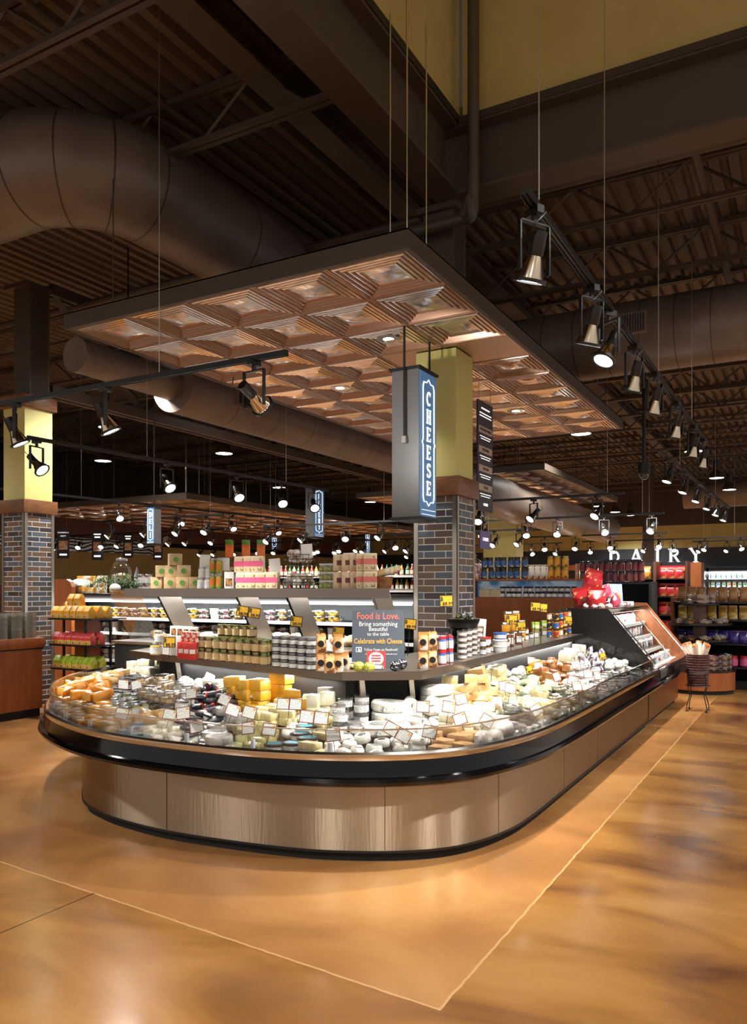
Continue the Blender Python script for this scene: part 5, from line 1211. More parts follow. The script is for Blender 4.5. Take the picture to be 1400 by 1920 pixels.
def crackfn(lab):
    def f():
        t = thing('cracker_pack', '', ''); MB().bx(-.055, .055, -.035, .035, 0, .145, mat('pale_pack_frame', 'e6d4b0', .45)).build('pack_body', t, bev=.008)
        MB().bx(-.04, .04, -.037, -.035, .015, .125, crk).build('window', t, smooth=False); MB().bx(-.056, .056, -.039, -.036, .055, .1, lab).build('colour_band', t, smooth=False); return t
    return f
for px, h in ((472, 0), (492, 0), (512, 0), (452, 1), (470, 1), (484, 1), (455, 0)):
    x, y = us_pt(px, .05 if not h else .09); place('pk', crackfn(pink), (x, y, UZ+.001+h*.146), (0, 0, R.uniform(.2, .5)), 'cracker pack with pink band at the middle of the upper shelf', 'crackers', 'pink banded cracker packs')
for px, h in ((447, 0), (461, 0), (440, 1)): x, y = us_pt(px, .28); place('cube2', P_box(.09, .08, .1, mat('kraft_small_box', 'd4b98c', .5), 'kraft_box', (.3, .7, .3, .7), blackm), (x, y, UZ+.001+h*.101), (0, 0, .4), 'small kraft box with dark mark behind the pink banded packs', 'box', 'small kraft boxes behind the pink packs')
for px, h, bk in ((680, 0, .08), (694, 0, .08), (680, 1, .08), (694, 1, .08), (636, 0, .08), (652, 0, .08), (668, 0, .1), (636, 1, .08), (652, 1, .08), (667, 1, .1)):
    x, y = us_pt(px, bk); sal = px > 675
    place('slm' if sal else 'cube3', crackfn(salm) if sal else P_box(.1, .08, .14, mat('pale_cracker_box', 'ddc6a4', .5, c2='c8a888', scale=9), 'cracker_box', (.3, .7, .35, .65), mat('dark_print', '6a3030', .5)), (x, y, UZ+.001+h*.146), (0, 0, AZ), 'cracker pack with salmon band at the right end of the upper shelf' if sal else 'pale cracker box with dark print left of the salmon banded packs', 'crackers', 'salmon banded cracker packs' if sal else 'pale boxes near the shelf end')
olv = mat('olives_in_pack', '5f6a2c', .2, c2='a8a850', scale=30, fac=(.45, .55), coat=1)
for px in (608, 624):
    for h in range(3): x, y = us_pt(px, .1); place('olv', P_box(.085, .07, .07, olv, 'olive_pack', (.0, 1, .82, 1), slid), (x, y, UZ+.001+h*.071), (0, 0, AZ), 'clear pack of green olives stacked right of the wire basket', 'olive pack', 'olive packs on the upper shelf')
# tiered wire basket with wrapped sweets
x, y = us_pt(562, .2); t = thing('wire_basket_stand', 'two tier black wire basket on the upper shelf', 'basket', (x, y, UZ+.001))
m = MB()
for z, r_ in ((.0, .14), (.05, .165), (.1, .18), (.2, .12), (.25, .135), (.29, .145)): m.tube([(r_*math.cos(a*PI/12), r_*math.sin(a*PI/12), z+.006) for a in range(25)], .003, black, 5, cap=False)
for k in range(16):
    a = k*PI/8; c_, s_ = math.cos(a), math.sin(a); m.tube([(.14*c_, .14*s_, .006), (.18*c_, .18*s_, .106)], .002, black, 4); m.tube([(.12*c_, .12*s_, .206), (.145*c_, .145*s_, .296)], .002, black, 4)
m.build('wire_bowl', t); MB().tube([(0, 0, 0), (0, 0, .45)], .004, black, 6).build('centre_post', t); MB().tube(catmull([(-.13, 0, .3), (-.06, 0, .45), (0, 0, .5), (.06, 0, .45), (.13, 0, .3)], 5), .003, black, 5).build('handle', t)
clr2 = mat('clear_wrapped_sweet', 'dedad2', .2, c2='a88a5a', scale=14, fac=(.5, .62), coat=1, bump=.4)
for k in range(26):
    lo = k < 15; a = k*2.4; r_ = (.12 if lo else .09)*math.sqrt((k % 15+1)/15); z = UZ+(.03 if lo else .235)+.05*(k % 2)
    place('bg', lambda: lump('wrapped_pastry', .04, clr2, 21, (1, 1, .9), .3), (x+r_*math.cos(a), y+r_*math.sin(a), z), (0, 0, a), 'clear wrapped pastry piled in the %s tier of the wire basket' % ('lower' if lo else 'upper'), 'pastry', 'wrapped pastries in the %s basket tier' % ('lower' if lo else 'upper'))
# bread basket with baguettes at the shelf end
x, y = us_pt(715, .22); wick = mat('wicker_brown', '9a6a3a', .6, c2='7a4a26', scale=30, bump=.6, bscale=90)
t = thing('wicker_basket', 'brown wicker basket of bread at the right end of the upper shelf', 'basket', (x, y, UZ+.001)); MB().lathe([(.001, 0), (.08, 0), (.095, .09), (.1, .1), (.09, .1), (.07, .02), (.001, .02)], wick, n=24).build('basket_body', t)
for k in range(3): place('bag', lambda: P_log('tan', .28, .028)(), (x-.02+.02*k, y-.02+.03*k, UZ+.09+.012*k), (0, -.25, .2+.1*k), 'long crusty loaf lying in the wicker basket at the shelf end', 'bread', 'loaves in the wicker basket')
# white blank cards on the upper shelf
for px, py in ((384, 1052), (420, 1058), (515, 1060), (575, 1033), (655, 1050)):
    x, y = us_pt(px, .14); d = x*FX+y*FY; z = HC-(py-HY)*d/F
    t = thing('blank_card', 'plain white card held up on a thin clip, %s the upper shelf' % {384: 'above the white jars on', 420: 'left of the pink packs on', 515: 'right of the pink packs on', 575: 'high over the wire basket on', 655: 'over the pale boxes on'}[px], 'card', (x, y, z), rot=(0, math.radians(R.uniform(-12, 12)), AZ))
    MB().bx(-.05, .05, 0, .002, -.06, .06, white).build('card', t, smooth=False); MB().tube([(0, .004, -.05), (0, .004, UZ-z)], .002, steel, 5).build('clip_stem', t)

# ============================================================ STORE FIXTURES BEHIND
def unit(name, label, x0, x1, y0, dep, zs, H_, body=woodd, shelfm=black, back=blackm, cat='shelf unit', lip=None, ends=True):
    t = thing(name, label, cat, ((x0+x1)/2, y0, 0)); c = (x0+x1)/2; a, b_ = x0-c, x1-c
    MB().bx(a, b_, dep-.03, dep, 0, H_, back).build('back_panel', t, smooth=False)
    if ends:
        for s in (a, b_): MB().bx(s-.02, s+.02, 0, dep, 0, H_, body).build('side_panel', t, smooth=False)
    for z in zs:
        MB().bx(a+.02, b_-.02, 0, dep-.03, z-.025, z, shelfm).build('shelf', t, smooth=False)
        if lip: MB().bx(a+.02, b_-.02, -.012, 0, z-.03, z+.012, lip).build('price_strip', t, smooth=False)
    MB().bx(a, b_, .0, dep, 0, .12, blackm).build('plinth', t, smooth=False); return t
def row(keys, x0, x1, y, z, step, label, group, cat, jit=.01, tall=1, hs=.1, prob=1., sc=None):
    n = int((x1-x0)/step)
    for k in range(n):
        if R.random() > prob: continue
        key, fn = keys[k % len(keys)] if len(keys) < 4 else R.choice(keys)
        for h in range(tall): place(key, fn, (x0+step*(k+.5)+R.uniform(-jit, jit), y+R.uniform(-jit, jit), z+.002+h*hs), (0, 0, R.uniform(-.15, .15)), label, cat, group, sc)
lips = mat('price_strip_grey', 'c8ccd0', .4)
# deli multideck
u = unit('open_deli_case', 'long open refrigerated deli case with stocked shelves behind the left of the island', -10.4, -3.75, 8.2, .8, (.55, .77, .95, 1.17), 1.5, blackm, black, mat('case_interior', '50565a', .5), 'display case', lips)
MB().bx(-3.32, 3.32, -.05, .8, 1.42, 1.52, black).build('case_hood', u, smooth=False); MB().bx(-3.0, 3.0, -.02, .02, 1.4, 1.42, mat('glow_strip', 'ffffff', .4, emit=6)).build('hood_lamp', u, smooth=False)
light('deli_case_lamp', 'AREA', (-6.8, 8.05, 1.4), 60, size=(6, .1), aim=(-6.8, 8.6, .9))
deli = [('dc0', P_clam('tan', .15, .1, .07)), ('dc1', P_clam('white', .15, .1, .07)), ('dc2', P_clam('yellow', .15, .1, .07)), ('dc3', P_tub('pale', glt, .06, .08)), ('dc4', P_clam('red', .15, .1, .06))]
for z, nm in ((.552, 'lowest shelf'), (.772, 'third shelf down'), (.952, 'second shelf down'), (1.172, 'top shelf')):
    for zz in (0, 1): row(deli, -9.7, -5.0 if z > .9 else -7, 8.32+.1*zz, z+.0, .19, 'clear deli tub on the %s of the refrigerated case' % nm, 'deli tubs on the '+nm, 'food tub', tall=2 if zz == 0 else 1, hs=.075, sc=1.05)
# on top of the deli case
tz = 1.522
tag(P_lump('paper', .17, 31)(), 'big clear gift bag with yellow label on the deli case top', 'gift bag').location = (-9.85, 8.4, tz)
gj = thing('glass_jar', 'large clear glass jar with lid on top of the deli case', 'jar', (-9.4, 8.75, tz+.12)); MB().lathe([(.12, 0), (.16, .03), (.17, .22), (.12, .33), (.09, .36), (.09, .39)], gl, n=28).build('jar_glass', gj); MB().lathe([(.1, .39), (.1, .42), (.02, .43), (.001, .44)], slid, n=24).build('jar_lid', gj); MB().lathe([(.001, .02), (.13, .03), (.14, .16), (.001, .2)], mat('cookie_fill', 'c8a06a', .6, c2='eadfca', scale=10), n=20).build('cookies', gj)
MB().bx(-.14, .14, -.14, .14, -.12, 0, black).build('jar_riser', gj, smooth=False)
def garland():
    mb = MB(); rr = random.Random(3)
    for k in range(900):
        a = rr.uniform(0, 1); c_ = Vector((-.55+1.1*a, rr.gauss(0, .06), .08+.12*math.sin(a*PI*2.2)**2+rr.gauss(0, .05))); d_ = Vector((rr.uniform(-1, 1), rr.uniform(-1, 1), rr.uniform(-.6, 1))).normalized()*rr.uniform(.04, .09); s = d_.cross(Vector((0, 0, 1))).normalized()*.008
        mb.add([c_, c_+d_*.5+s, c_+d_, c_+d_*.5-s], [(0, 1, 2, 3)], mat('fir_green', '2f5a2a', .6, c2='4a7a3a', scale=30))
    return mb.build('fir_garland', smooth=False)
g = garland(); g.location = (-9.15, 8.4, tz); tag(g, 'green fir garland lying along the top of the deli case', 'garland')
o = ballfn(CH['white'])(); o.location = (-8.95, 8.22, tz); o.scale = (2.2, 2.2, 2.2); tag(o, 'white and red ornament in the fir garland', 'ornament')
t = thing('small_silver_tree', 'small silver cone tree beside the glass jar', 'ornament', (-9.0, 8.7, tz)); MB().lathe([(.05, 0), (.06, .1), (.02, .12), (.08, .14), (.04, .24), (.06, .25), (.001, .42)], slid, n=16).build('cone', t)
row([('tb0', P_box(.13, .1, .09, mat('orange_window_pack', 'e8a63a', .45, c2='f3e3c0', scale=12, fac=(.5, .55)), 'cookie_pack', None, None)), ('tb1', P_box(.13, .1, .09, mat('white_window_pack', 'efe8da', .45, c2='c88a4a', scale=12, fac=(.5, .6)), 'cookie_pack', None, None))], -10.35, -9.65, 8.75, tz, .15, 'cookie pack stacked behind the gift bag on the deli case', 'cookie packs at the left of the deli case top', 'cookies', tall=3, hs=.092)
row([('tb0', None)], -9.72, -9.3, 8.26, tz, .14, 'orange cookie pack in front of the fir garland', 'orange cookie packs by the garland', 'cookies', tall=1)
row([('dj', P_jar(mat('dark_cookie_jar', '5a3a2a', .2, c2='cfc0b0', scale=10, coat=1), slid, whl, .06, .14))], -8.72, -8.3, 8.45, tz, .14, 'dark cookie tub right of the silver tree on the deli case', 'dark cookie tubs', 'food tub', tall=2, hs=.141)
# wood end panel
tag(MB().prism([(-10.25, 0), (-9.68, 0), (-9.68, 1.62), (-9.72, 1.7), (-9.8, 1.74), (-10.25, 1.74)], 8.05, 8.12, woodp, 'y').build('wood_end_panel', smooth=False), 'orange wood end panel at the left end of the deli case', 'panel')
# far left gondola of jars and bottles
bt = [('bo%d' % i, P_bottle(mat('bottle_%s' % n, c, .12, coat=1), mat('cap_%s' % n, c2, .4), mat('lab_%s' % n, c3, .5), .04, .24)) for i, (n, c, c2, c3) in enumerate((('amber', '9a5a1c', 'c03030', 'e8dcc0'), ('green', '3f6a2c', '2a6a3a', 'e0e8d0'), ('red', 'a8322a', 'e0e0e0', 'f0e0c0'), ('yellow', 'd8a83a', '3a3a3a', 'f4f0e0'), ('white', 'e4e0d4', '3a7a4a', 'c84a3a')))]
u = unit('bottle_gondola', 'distant shelf of jars and bottles left of the brick column', -11.2, -6.3, 14, .5, (.4, .8, 1.2, 1.55, 1.85), 1.9, blackm, black, blackm, lip=lips)
for z, nm in ((1.85, 'top'), (1.55, 'second'), (1.2, 'third')): row(bt, -11.1, -6.4, 14.15, z, .115, 'small bottle on the %s shelf of the distant gondola' % nm, 'bottles on the %s gondola shelf' % nm, 'bottle')
light('gondola_lamp', 'AREA', (-8.5, 13.2, 2.9), 60, size=(4, .3), aim=(-8.5, 14.1, 1.6))
# island fixture behind the right shelf
u = unit('snack_island', 'orange wood island fixture with two shelves behind the honey boxes', -4.45, -2.65, 10.6, .6, (1.47, 1.73), 1.72, woodp, woodp, mat('icy_blue_print', 'cfe0ee', .4, c2='4f86b8', scale=5, emit=.15))
MB().bx(-.9, .9, -.02, 0, 0, 1.46, woodp).build('front_panel', u, smooth=False)
canb = [('cb', P_jar(mat('can_dark', '2a2620', .3, coat=.5), mat('can_top', '4a4238', .3, 1.), mat('blue_can_label', '2a5a9a', .4, c2='d0a860', scale=20, fac=(.55, .6)), .045, .155, name='nut_can'))]
cang = [('cg', P_jar(mat('can_gold', 'c8862a', .3, coat=.5), gold, mat('gold_can_label', 'e0a030', .4, c2='5a3414', scale=16, fac=(.5, .6)), .045, .155, name='nut_can'))]
row(canb, -4.2, -3.5, 10.72, 1.732, .1, 'blue labelled nut can stacked on the wood island top', 'blue nut cans', 'can', tall=2, hs=.156); row(cang, -3.22, -2.85, 10.72, 1.732, .1, 'gold labelled nut can stacked on the wood island top', 'gold nut cans', 'can', tall=2, hs=.156)
cmr = mat('mixed_candy', 'e8d8c8', .3, c2='b05a50', scale=26, fac=(.5, .55), coat=1)
for k in range(4): place('cj', P_pouch(.12, .1, .2, mat('white_cookie_bag', 'e6ded0', .3, c2='5a3a2a', scale=12, fac=(.55, .6), coat=1), None, 'cookie_bag', 5), (-3.45+k*.085, 10.75, 1.733), (0, 0, AZ), 'clear cookie bag between the blue and gold cans', 'cookie bag', 'cookie bags between the cans')
t = thing('candy_jar', 'lidded glass candy jar with round knob right of the brick column', 'jar', (-4.33, 10.8, 1.733)); MB().lathe([(.001, 0), (.1, 0), (.13, .08), (.12, .2), (.08, .24)], cmr, n=24).build('candy_fill', t); MB().lathe([(.09, .24), (.1, .26), (.05, .3), (.02, .31), (.035, .34), (.02, .37), (.001, .375)], slid, n=24).build('jar_lid', t)
row([('bj', P_jar(brn, blid, whl, .04, .075))], -3.9, -2.75, 10.68, 1.472, .085, 'squat black lidded jar on the lower shelf of the wood island', 'squat jars on the wood island', 'jar', tall=2, hs=.076, prob=.95)
for h in range(5): 
    for k in range(2): place('plank', P_box(.16, .08, .022, mat('pale_wafer_box', 'd9c39a', .5), 'wafer_box', None, None), (-4.12+k*.165, 10.68, 1.473+h*.0235), (0, 0, 0), 'flat pale wafer box in the stack on the wood island', 'box', 'flat wafer boxes')
dj2 = [('dj2', P_jar(mat('tall_dark_jar', '4a2a26', .2, c2='8a4a3a', scale=10, coat=1), blid, mat('dark_red_label', '7a3434', .4), .045, .155))]
u = unit('jar_stand', 'dark stand of brown jars right of the gold cans', -3.3, -2.1, 12.2, .5, (1.3, 1.69), 1.7, blackm)
row(dj2, -3.2, -2.2, 12.35, 1.71, .1, 'dark reddish jar stacked behind the red popcorn bags', 'dark jars behind the popcorn bags', 'jar', tall=2, hs=.156)
# red popcorn bags on the black case
redbag = mat('red_popcorn_bag', 'b81c28', .3, c2='e0b070', scale=16, fac=(.62, .66), coat=.8); pinkbag = mat('pink_bow_bag', 'd8506e', .25, coat=.8, c2='f0e6e2', scale=9, fac=(.55, .6))
for k, (x, y, z, s, m_, lb) in enumerate(((-2.45, 9.75, 1.362, 1.0, 0, 'red popcorn bag, lower left of the pair on the black case'), (-2.3, 9.68, 1.362, .95, 0, 'red popcorn bag, front of the pair on the black case'), (-2.42, 9.95, 1.58, 1., 0, 'upright red popcorn bag on top of the pile'), (-2.3, 10.2, 1.47, .7, 1, 'pink wrapped bag behind the red popcorn bags'), (-2.2, 10.3, 1.362, .7, 1, 'pink wrapped bag near the clear sign holder'))):
    place('pb%d' % m_, P_pouch(.26, .17, .26, (redbag, pinkbag)[m_], None, 'popcorn_bag', 2, .9), (x, y, z), (.1*(k % 2), .2*(k % 3-1), AZ+.3*(k-1)), lb, 'popcorn bag', sc=s)
for k in range(16): place('wp%d' % (k % 3), P_box(.09, .06, .055, (cart, mat('brown_pack', '6a4a3a', .5), CH['red'])[k % 3], 'snack_pack', (.15, .85, .2, .8), stick), (-2.5+.1*(k % 4), 10.55+.22*(k//4)+.0*k, 1.363), (0, 0, AZ), 'small snack pack among those on top of the glass front case', 'snack pack', 'snack packs on the glass front case')
for k in range(4): place('wt5', lambda: lump('wrapped_sweet', .04, CH['paper'] if 'paper' in CH else paper, 4, (1, 1, .8), .4), (-2.4+.09*k, 9.62, 1.363), (0, 0, k), 'white and green wrapped sweet at the near edge of the black case', 'sweet', 'wrapped sweets on the black case edge')
t = thing('sign_holder', 'clear acrylic holder with pale blue sheet behind the popcorn bags', 'sign', (-2.25, 10.55, 1.363), rot=(math.radians(-12), 0, AZ)); MB().bx(-.1, .1, 0, .006, .05, .3, mat('pale_blue_sheet', '9fb8cc', .4, c2='e0e8f0', scale=16, fac=(.5, .55))).build('printed_sheet', t, smooth=False); MB().bx(-.1, .1, -.03, .03, 0, .05, glt).build('holder_foot', t, smooth=False); MB().bx(.02, .07, -.004, 0, .06, .16, cardy).build('yellow_tag', t, smooth=False)
t = thing('freestanding_cooler', 'leaning tall dark case with coloured packs beside the blue sign holder', 'display case', (-2.9, 13.8, 0))
MB().prism([(0, 0), (.5, 0), (.5, 2.1), (.25, 2.1), (0, 1.2)], -.3, .3, black, 'x').build('case_body', t, smooth=False)
MB().add([(-.27, -.01+.0, 1.22), (.27, -.01, 1.22), (.27, .235, 2.06), (-.27, .235, 2.06)], [(0, 1, 2, 3)], mat('packs_behind_glass', 'd0d4d0', .15, c2='5a4a8a', scale=9, fac=(.45, .55), coat=1)).build('glass_front', t, smooth=False)
# packs inside the glass front case
for z, x, nm in ((1.122, -2.22, 'top'), (.952, -2.12, 'middle'), (.792, -1.98, 'lower'), (.632, -1.75, 'bottom')):
    for k in range(11): place('gc%d' % ((k+int(z*10)) % 4), P_box(.09, .045, .12, (CH['red'], cart, CH['purple'], mat('blue_white_pack', 'd8e0ea', .4, c2='3a5a9a', scale=12, fac=(.55, .6)))[(k+int(z*10)) % 4], 'sliced_meat_pack', (.1, .9, .1, .5), stick), (x, y0+.15+k*.19, z), (0, -.35, PI/2+R.uniform(-.2, .2)), 'upright packet on the %s shelf behind the sloping glass' % nm, 'packet', 'packets on the %s shelf of the glass front case' % nm)
# chips and cookies gondolas at right
chips = [('cp%d' % i, P_pouch(.2, .1, .26, mat('chip_%s' % n, a, .3, c2=b2, scale=6, fac=(.52, .58), coat=.6), None, 'snack_bag', i, .92)) for i, (n, a, b2) in enumerate((('red', 'b8242a', 'e0a050'), ('gold', 'c8862e', '6a3a1a'), ('orange', 'cf6a2a', 'e8c080'), ('maroon', '7a2a2a', 'd8a060')))]
boxes = [('bx%d' % i, P_box(.12, .09, .24, mat('pack_%s' % n, a, .4, c2=b2, scale=9, fac=(.5, .56)), 'carton', None, None)) for i, (n, a, b2) in enumerate((('blue', '2f68a8', 'd8e4ee'), ('teal', '3f9ab0', 'e4eeee'), ('cream', 'd8c8a0', '8a4a2a'), ('navy', '24386a', 'e0d8c0')))]
for (xa, xb, yy, lb, sets) in ((-4.6, -3.55, 17.5, 'shelf of gold snack bags and small packs left of the blue cartons', (chips[1:3], chips[1:2], chips[:2], chips[1:3], boxes[2:3])), (-3.5, -2.85, 17.0, 'dark shelf with gold bags over blue cartons', (boxes[:2], boxes[:2], boxes[:2], chips[1:2], chips[1:3])), (-2.8, -2.2, 16.8, 'shelf of red snack bags beside the orange post', (chips[:1], chips[:1], chips[:1]+chips[3:], chips[:1], chips[:1]))):
    unit('snack_shelf', lb, xa, xb, yy, .55, (.3, .68, 1.06, 1.44, 1.8), 2.15, woodd, black, blackm, lip=None)
    for z, ks, nm in zip((.3, .68, 1.06, 1.44, 1.8), sets, ('bottom', 'fourth', 'third', 'second', 'top')): row(ks, xa+.04, xb-.04, yy+.18, z, .17 if ks[0][0][0] == 'c' else .125, 'packet on the %s level of the %s' % (nm, lb.replace('shelf of ', '')), 'packets, %s level of the %s' % (nm, lb), 'snack', tall=1)
light('snack_lamp', 'AREA', (-3.3, 15.8, 2.9), 50, size=(2.5, .3), aim=(-3.3, 17.2, 1.2))
tag(MB().bx(-2.12, -1.92, 16.8, 17.3, 0, 2.12, woodp).build('wood_post', smooth=False), 'orange wood post at the right of the red snack bags', 'post')
# dairy cooler on the back wall
dx0, dx1 = -5.0, 1.0
u = unit('dairy_cooler', 'bright long dairy cooler with white shelves under the navy wall', dx0, dx1, 35.4, .8, (.5, .9, 1.3, 1.65, 2.0), 2.45, blackm, mat('cooler_shelf', 'aeb6ba', .4), mat('cooler_back', 'dfe8ec', .5), 'cooler', lips)
for x in (-1.8, 0., 1.8): MB().bx(x-.05, x+.05, -.05, 0, 0, 2.45, black).build('door_mullion', u, smooth=False)
MB().bx(-3, 3, -.05, .05, 2.3, 2.45, black).build('header', u, smooth=False)
light('cooler_lamp', 'AREA', (-2, 35.2, 2.25), 60, (.9, .97, 1), size=(6, .15), aim=(-2, 36, 1.2))
dk = [('dk%d' % i, P_box(.13, .1, .22, mat('dairy_%s' % n, a, .4), 'milk_carton', (.1, .9, .3, .6), mat('dairyband_%s' % n, b2, .4))) for i, (n, a, b2) in enumerate((('white', 'eef2f4', '4a8ac0'), ('green', 'e4ecd8', '4a9a5a'), ('cyan', 'cfe6ee', '2a6a9a'), ('cream', 'f0ead8', 'c07a3a')))]
for z, nm in ((2.0, 'top'), (1.65, 'second'), (1.3, 'third')): row(dk, dx0+.1, dx1-.1, 35.6, z, .2, 'small carton on the %s shelf of the bright dairy cooler' % nm, 'cartons on the %s cooler shelf' % nm, 'carton')
# round tiered cookie display
x, y = on(1313, 1290, 0); cx, cy = dp(1312, 1200, 12.2)[:2]
t = thing('round_tier_display', 'round wood and black tiered stand with clear cookie boxes at right', 'display stand', (cx, cy, 0))
MB().lathe([(.48, 0), (.48, .06)], blackm, n=40).build('plinth', t); MB().lathe([(.001, .06), (.5, .06), (.5, .33), (.001, .33)], woodp, n=48).build('base_drum', t)
MB().bx(-.09, .09, -.09, .09, .33, 1.4, woodd).build('centre_post', t, smooth=False)
tiers = [(.33, .5), (.78, .42), (1.03, .45), (1.33, .27)]
for z, r_ in tiers: MB().lathe([(.001, z), (r_, z), (r_+.01, z+.01), (r_+.01, z+.035), (r_, z+.035), (r_, z+.02), (.001, z+.02)], black, n=40).build('round_tray', t)
ck = P_clam('brown', .17, .12, .075)
for (z, r_), nm, st in zip(tiers, ('bottom', 'second', 'third', 'top'), (3, 1, 1, 2)):
    n = int(2*PI*(r_-.1)/.2)
    for k in range(n):
        a = 2*PI*k/n
        if math.sin(a-AZ) > .45: continue
        for h in range(st): place('ck', ck, (cx+(r_-.1)*math.cos(a), cy+(r_-.1)*math.sin(a), z+.022+.078*h), (0, 0, a+PI/2), 'clear box of cookies on the %s tray of the round stand' % nm, 'cookie box', 'cookie boxes on the %s round tray' % nm)
# gondola right of it with bags
brd = [('br', P_pouch(.16, .11, .24, mat('bread_bag', 'b88a5a', .35, c2='8a5a34', scale=5, coat=.7), None, 'bread_bag', 7, .8))]; gch = [('gc', P_pouch(.15, .09, .22, mat('gold_chip_bag', 'c8a24a', .25, c2='e8d9a8', scale=8, fac=(.5, .55), coat=1), None, 'chip_bag', 8, .85))]
pur = [('pu', P_pouch(.16, .1, .2, mat('purple_bag', '44358a', .3, c2='b0a8e0', scale=6, fac=(.6, .65), coat=.7), None, 'chip_bag', 9, .9))]; pnk = [('pn', P_jar(mat('pink_tub_body', 'c02a6a', .3, coat=.6), rlid, mat('pink_tub_label', 'e06aa0', .4), .07, .17, name='candy_tub'))]
u = unit('bread_gondola', 'black shelved gondola of bread and chip bags behind the round stand', -2.0, -.2, 13.6, .6, (.35, .72, 1.1, 1.38), 1.45, woodp, black, blackm)
for z, ks, lb in ((1.382, brd, 'brown bread bag on the top shelf'), (1.102, gch, 'gold chip bag on the second shelf'), (.722, pur, 'purple chip bag on the third shelf'), (.352, pnk, 'pink candy tub on the bottom shelf')): row(ks, -1.95, -.25, 13.78, z, .155, lb+' of the gondola behind the round stand', lb+'s', lb.split()[1]+' '+lb.split()[2] if 'tub' not in lb else 'candy tub')
for k in range(3): place('cmp', P_bottle(mat('champagne_green', '1f4a2a', .1, coat=1), gold, mat('champagne_label', 'e4dcc8', .5), .045, .32), (-.75+.12*k, 14.6, 1.47), (0, 0, 0), 'green champagne bottle at the right edge above the bread bags', 'bottle', 'champagne bottles above the bread bags')
tag(MB().bx(-1.1, .2, 14.4, 14.9, 0, 1.465, woodd).build('wood_riser', smooth=False), 'dark wood riser under the champagne bottles', 'riser')
# wicker basket stand with baguettes
bx_, by_ = -1.3, 11.0
t = thing('basket_stand', 'dark wicker basket on a curly wire stand at the end of the cases', 'basket', (bx_, by_, 0)); dwick = mat('dark_wicker', '5a2a24', .5, c2='381a18', scale=30, bump=.8, bscale=80)
MB().lathe([(.001, .33), (.12, .33), (.135, .5), (.14, .72), (.15, .74), (.13, .74), (.12, .5), (.001, .36)], dwick, n=28).build('basket_body', t)
for k in range(12): MB().lathe([(.125+.0015*k, .345+.033*k), (.133+.0015*k, .352+.033*k), (.127+.0015*k, .36+.033*k)], dwick, n=28).build('woven_band', t)
for k in range(4):
    a = PI/4+k*PI/2; c_, s_ = math.cos(a), math.sin(a); MB().tube(catmull([(r_*c_, r_*s_, z) for r_, z in ((.15, .5), (.15, .32), (.12, .22), (.16, .1), (.17, .03), (.15, .006), (.19, .008))], 5), .006, black, 6).build('wire_leg', t)
m = MB(); [m.tube([(r_*math.cos(a*PI/14), r_*math.sin(a*PI/14), z) for a in range(29)], .005, black, 5, cap=False) for z, r_ in ((.5, .15), (.33, .15))]; m.build('wire_ring', t)
bagm = mat('baguette_sleeve', 'e8dccb', .35, c2='c8702a', scale=7, fac=(.55, .6), coat=.5)
for k in range(7):
    o = place('bgt', lambda: MB().lathe([(.001, 0), (.03, .01), (.038, .1), (.04, .45), (.036, .5), (.001, .5)], bagm, n=14).build('sleeved_baguette'), (bx_+.05*math.cos(k*.9), by_+.05*math.sin(k*.9), .42), (R.uniform(-.2, .1), R.uniform(-.45, -.1), k), 'baguette in a printed paper sleeve leaning out of the dark wicker basket', 'bread', 'sleeved baguettes in the wicker basket')
# ============================================================ LEFT FOREGROUND RACK AND COUNTER
t = thing('wood_counter', 'orange wood counter cut by the left edge, holding clear containers', 'counter', (0, 0, 0))
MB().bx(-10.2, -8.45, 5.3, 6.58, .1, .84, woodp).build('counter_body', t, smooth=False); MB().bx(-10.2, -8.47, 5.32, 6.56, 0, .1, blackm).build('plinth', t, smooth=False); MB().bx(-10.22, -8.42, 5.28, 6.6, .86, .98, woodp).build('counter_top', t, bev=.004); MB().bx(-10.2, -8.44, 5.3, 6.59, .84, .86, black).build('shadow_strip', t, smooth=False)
clamst = mat('clear_container', 'c9d2c8', .12, coat=1, c2='9aa89c', scale=20)
def stack_fn():
    t = thing('container_stack_piece', '', ''); return t
def cont_fn():
    m = MB(); m.bx(-.075, .075, -.075, .075, 0, .008, clamst).bx(-.08, .08, -.08, .08, .008, .012, glt); return m.build('clear_container', smooth=False)
for k, (dx_, dy_) in enumerate(((-.02, 0), (-.02, -.2), (-.02, -.4), (-.22, -.05), (-.22, -.25), (-.22, -.45))):
    for h in range(22): place('cont', cont_fn, (-8.55+dx_, 6.45+dy_, .981+h*.0145), (0, 0, R.uniform(-.03, .03)), 'clear plastic container nested in stack %s on the wood counter' % ('nearest the brick column', 'second from the column', 'third from the column', 'behind the first', 'behind the second', 'behind the third')[k], 'container', 'containers of stack %d on the wood counter' % (k+1))
rx, ry = -8.12, 7.0
t = thing('tiered_rack', 'black tiered rack with yellow, red and green packs beside the left brick column', 'rack', (rx, ry, 0))
tz_ = [(.26, .36), (.59, .36), (.89, .38), (1.22, .4), (1.43, .16)]
for z, w in tz_[:4]: MB().bx(-w, w, -.28, .28, z-.02, z, black).build('rack_shelf', t, smooth=False)
for sx, sy in ((-.2, -.2), (.2, -.2), (-.2, .2), (.2, .2)): MB().bx(sx-.012, sx+.012, sy-.012, sy+.012, 0, 1.22, black).build('rack_post', t, smooth=False)
MB().bx(-.36, .36, -.28, .28, 0, .2, woodp).build('rack_base', t, smooth=False); MB().bx(-.12, .12, -.1, .1, .26, 1.2, woodp).build('rack_core', t, smooth=False)
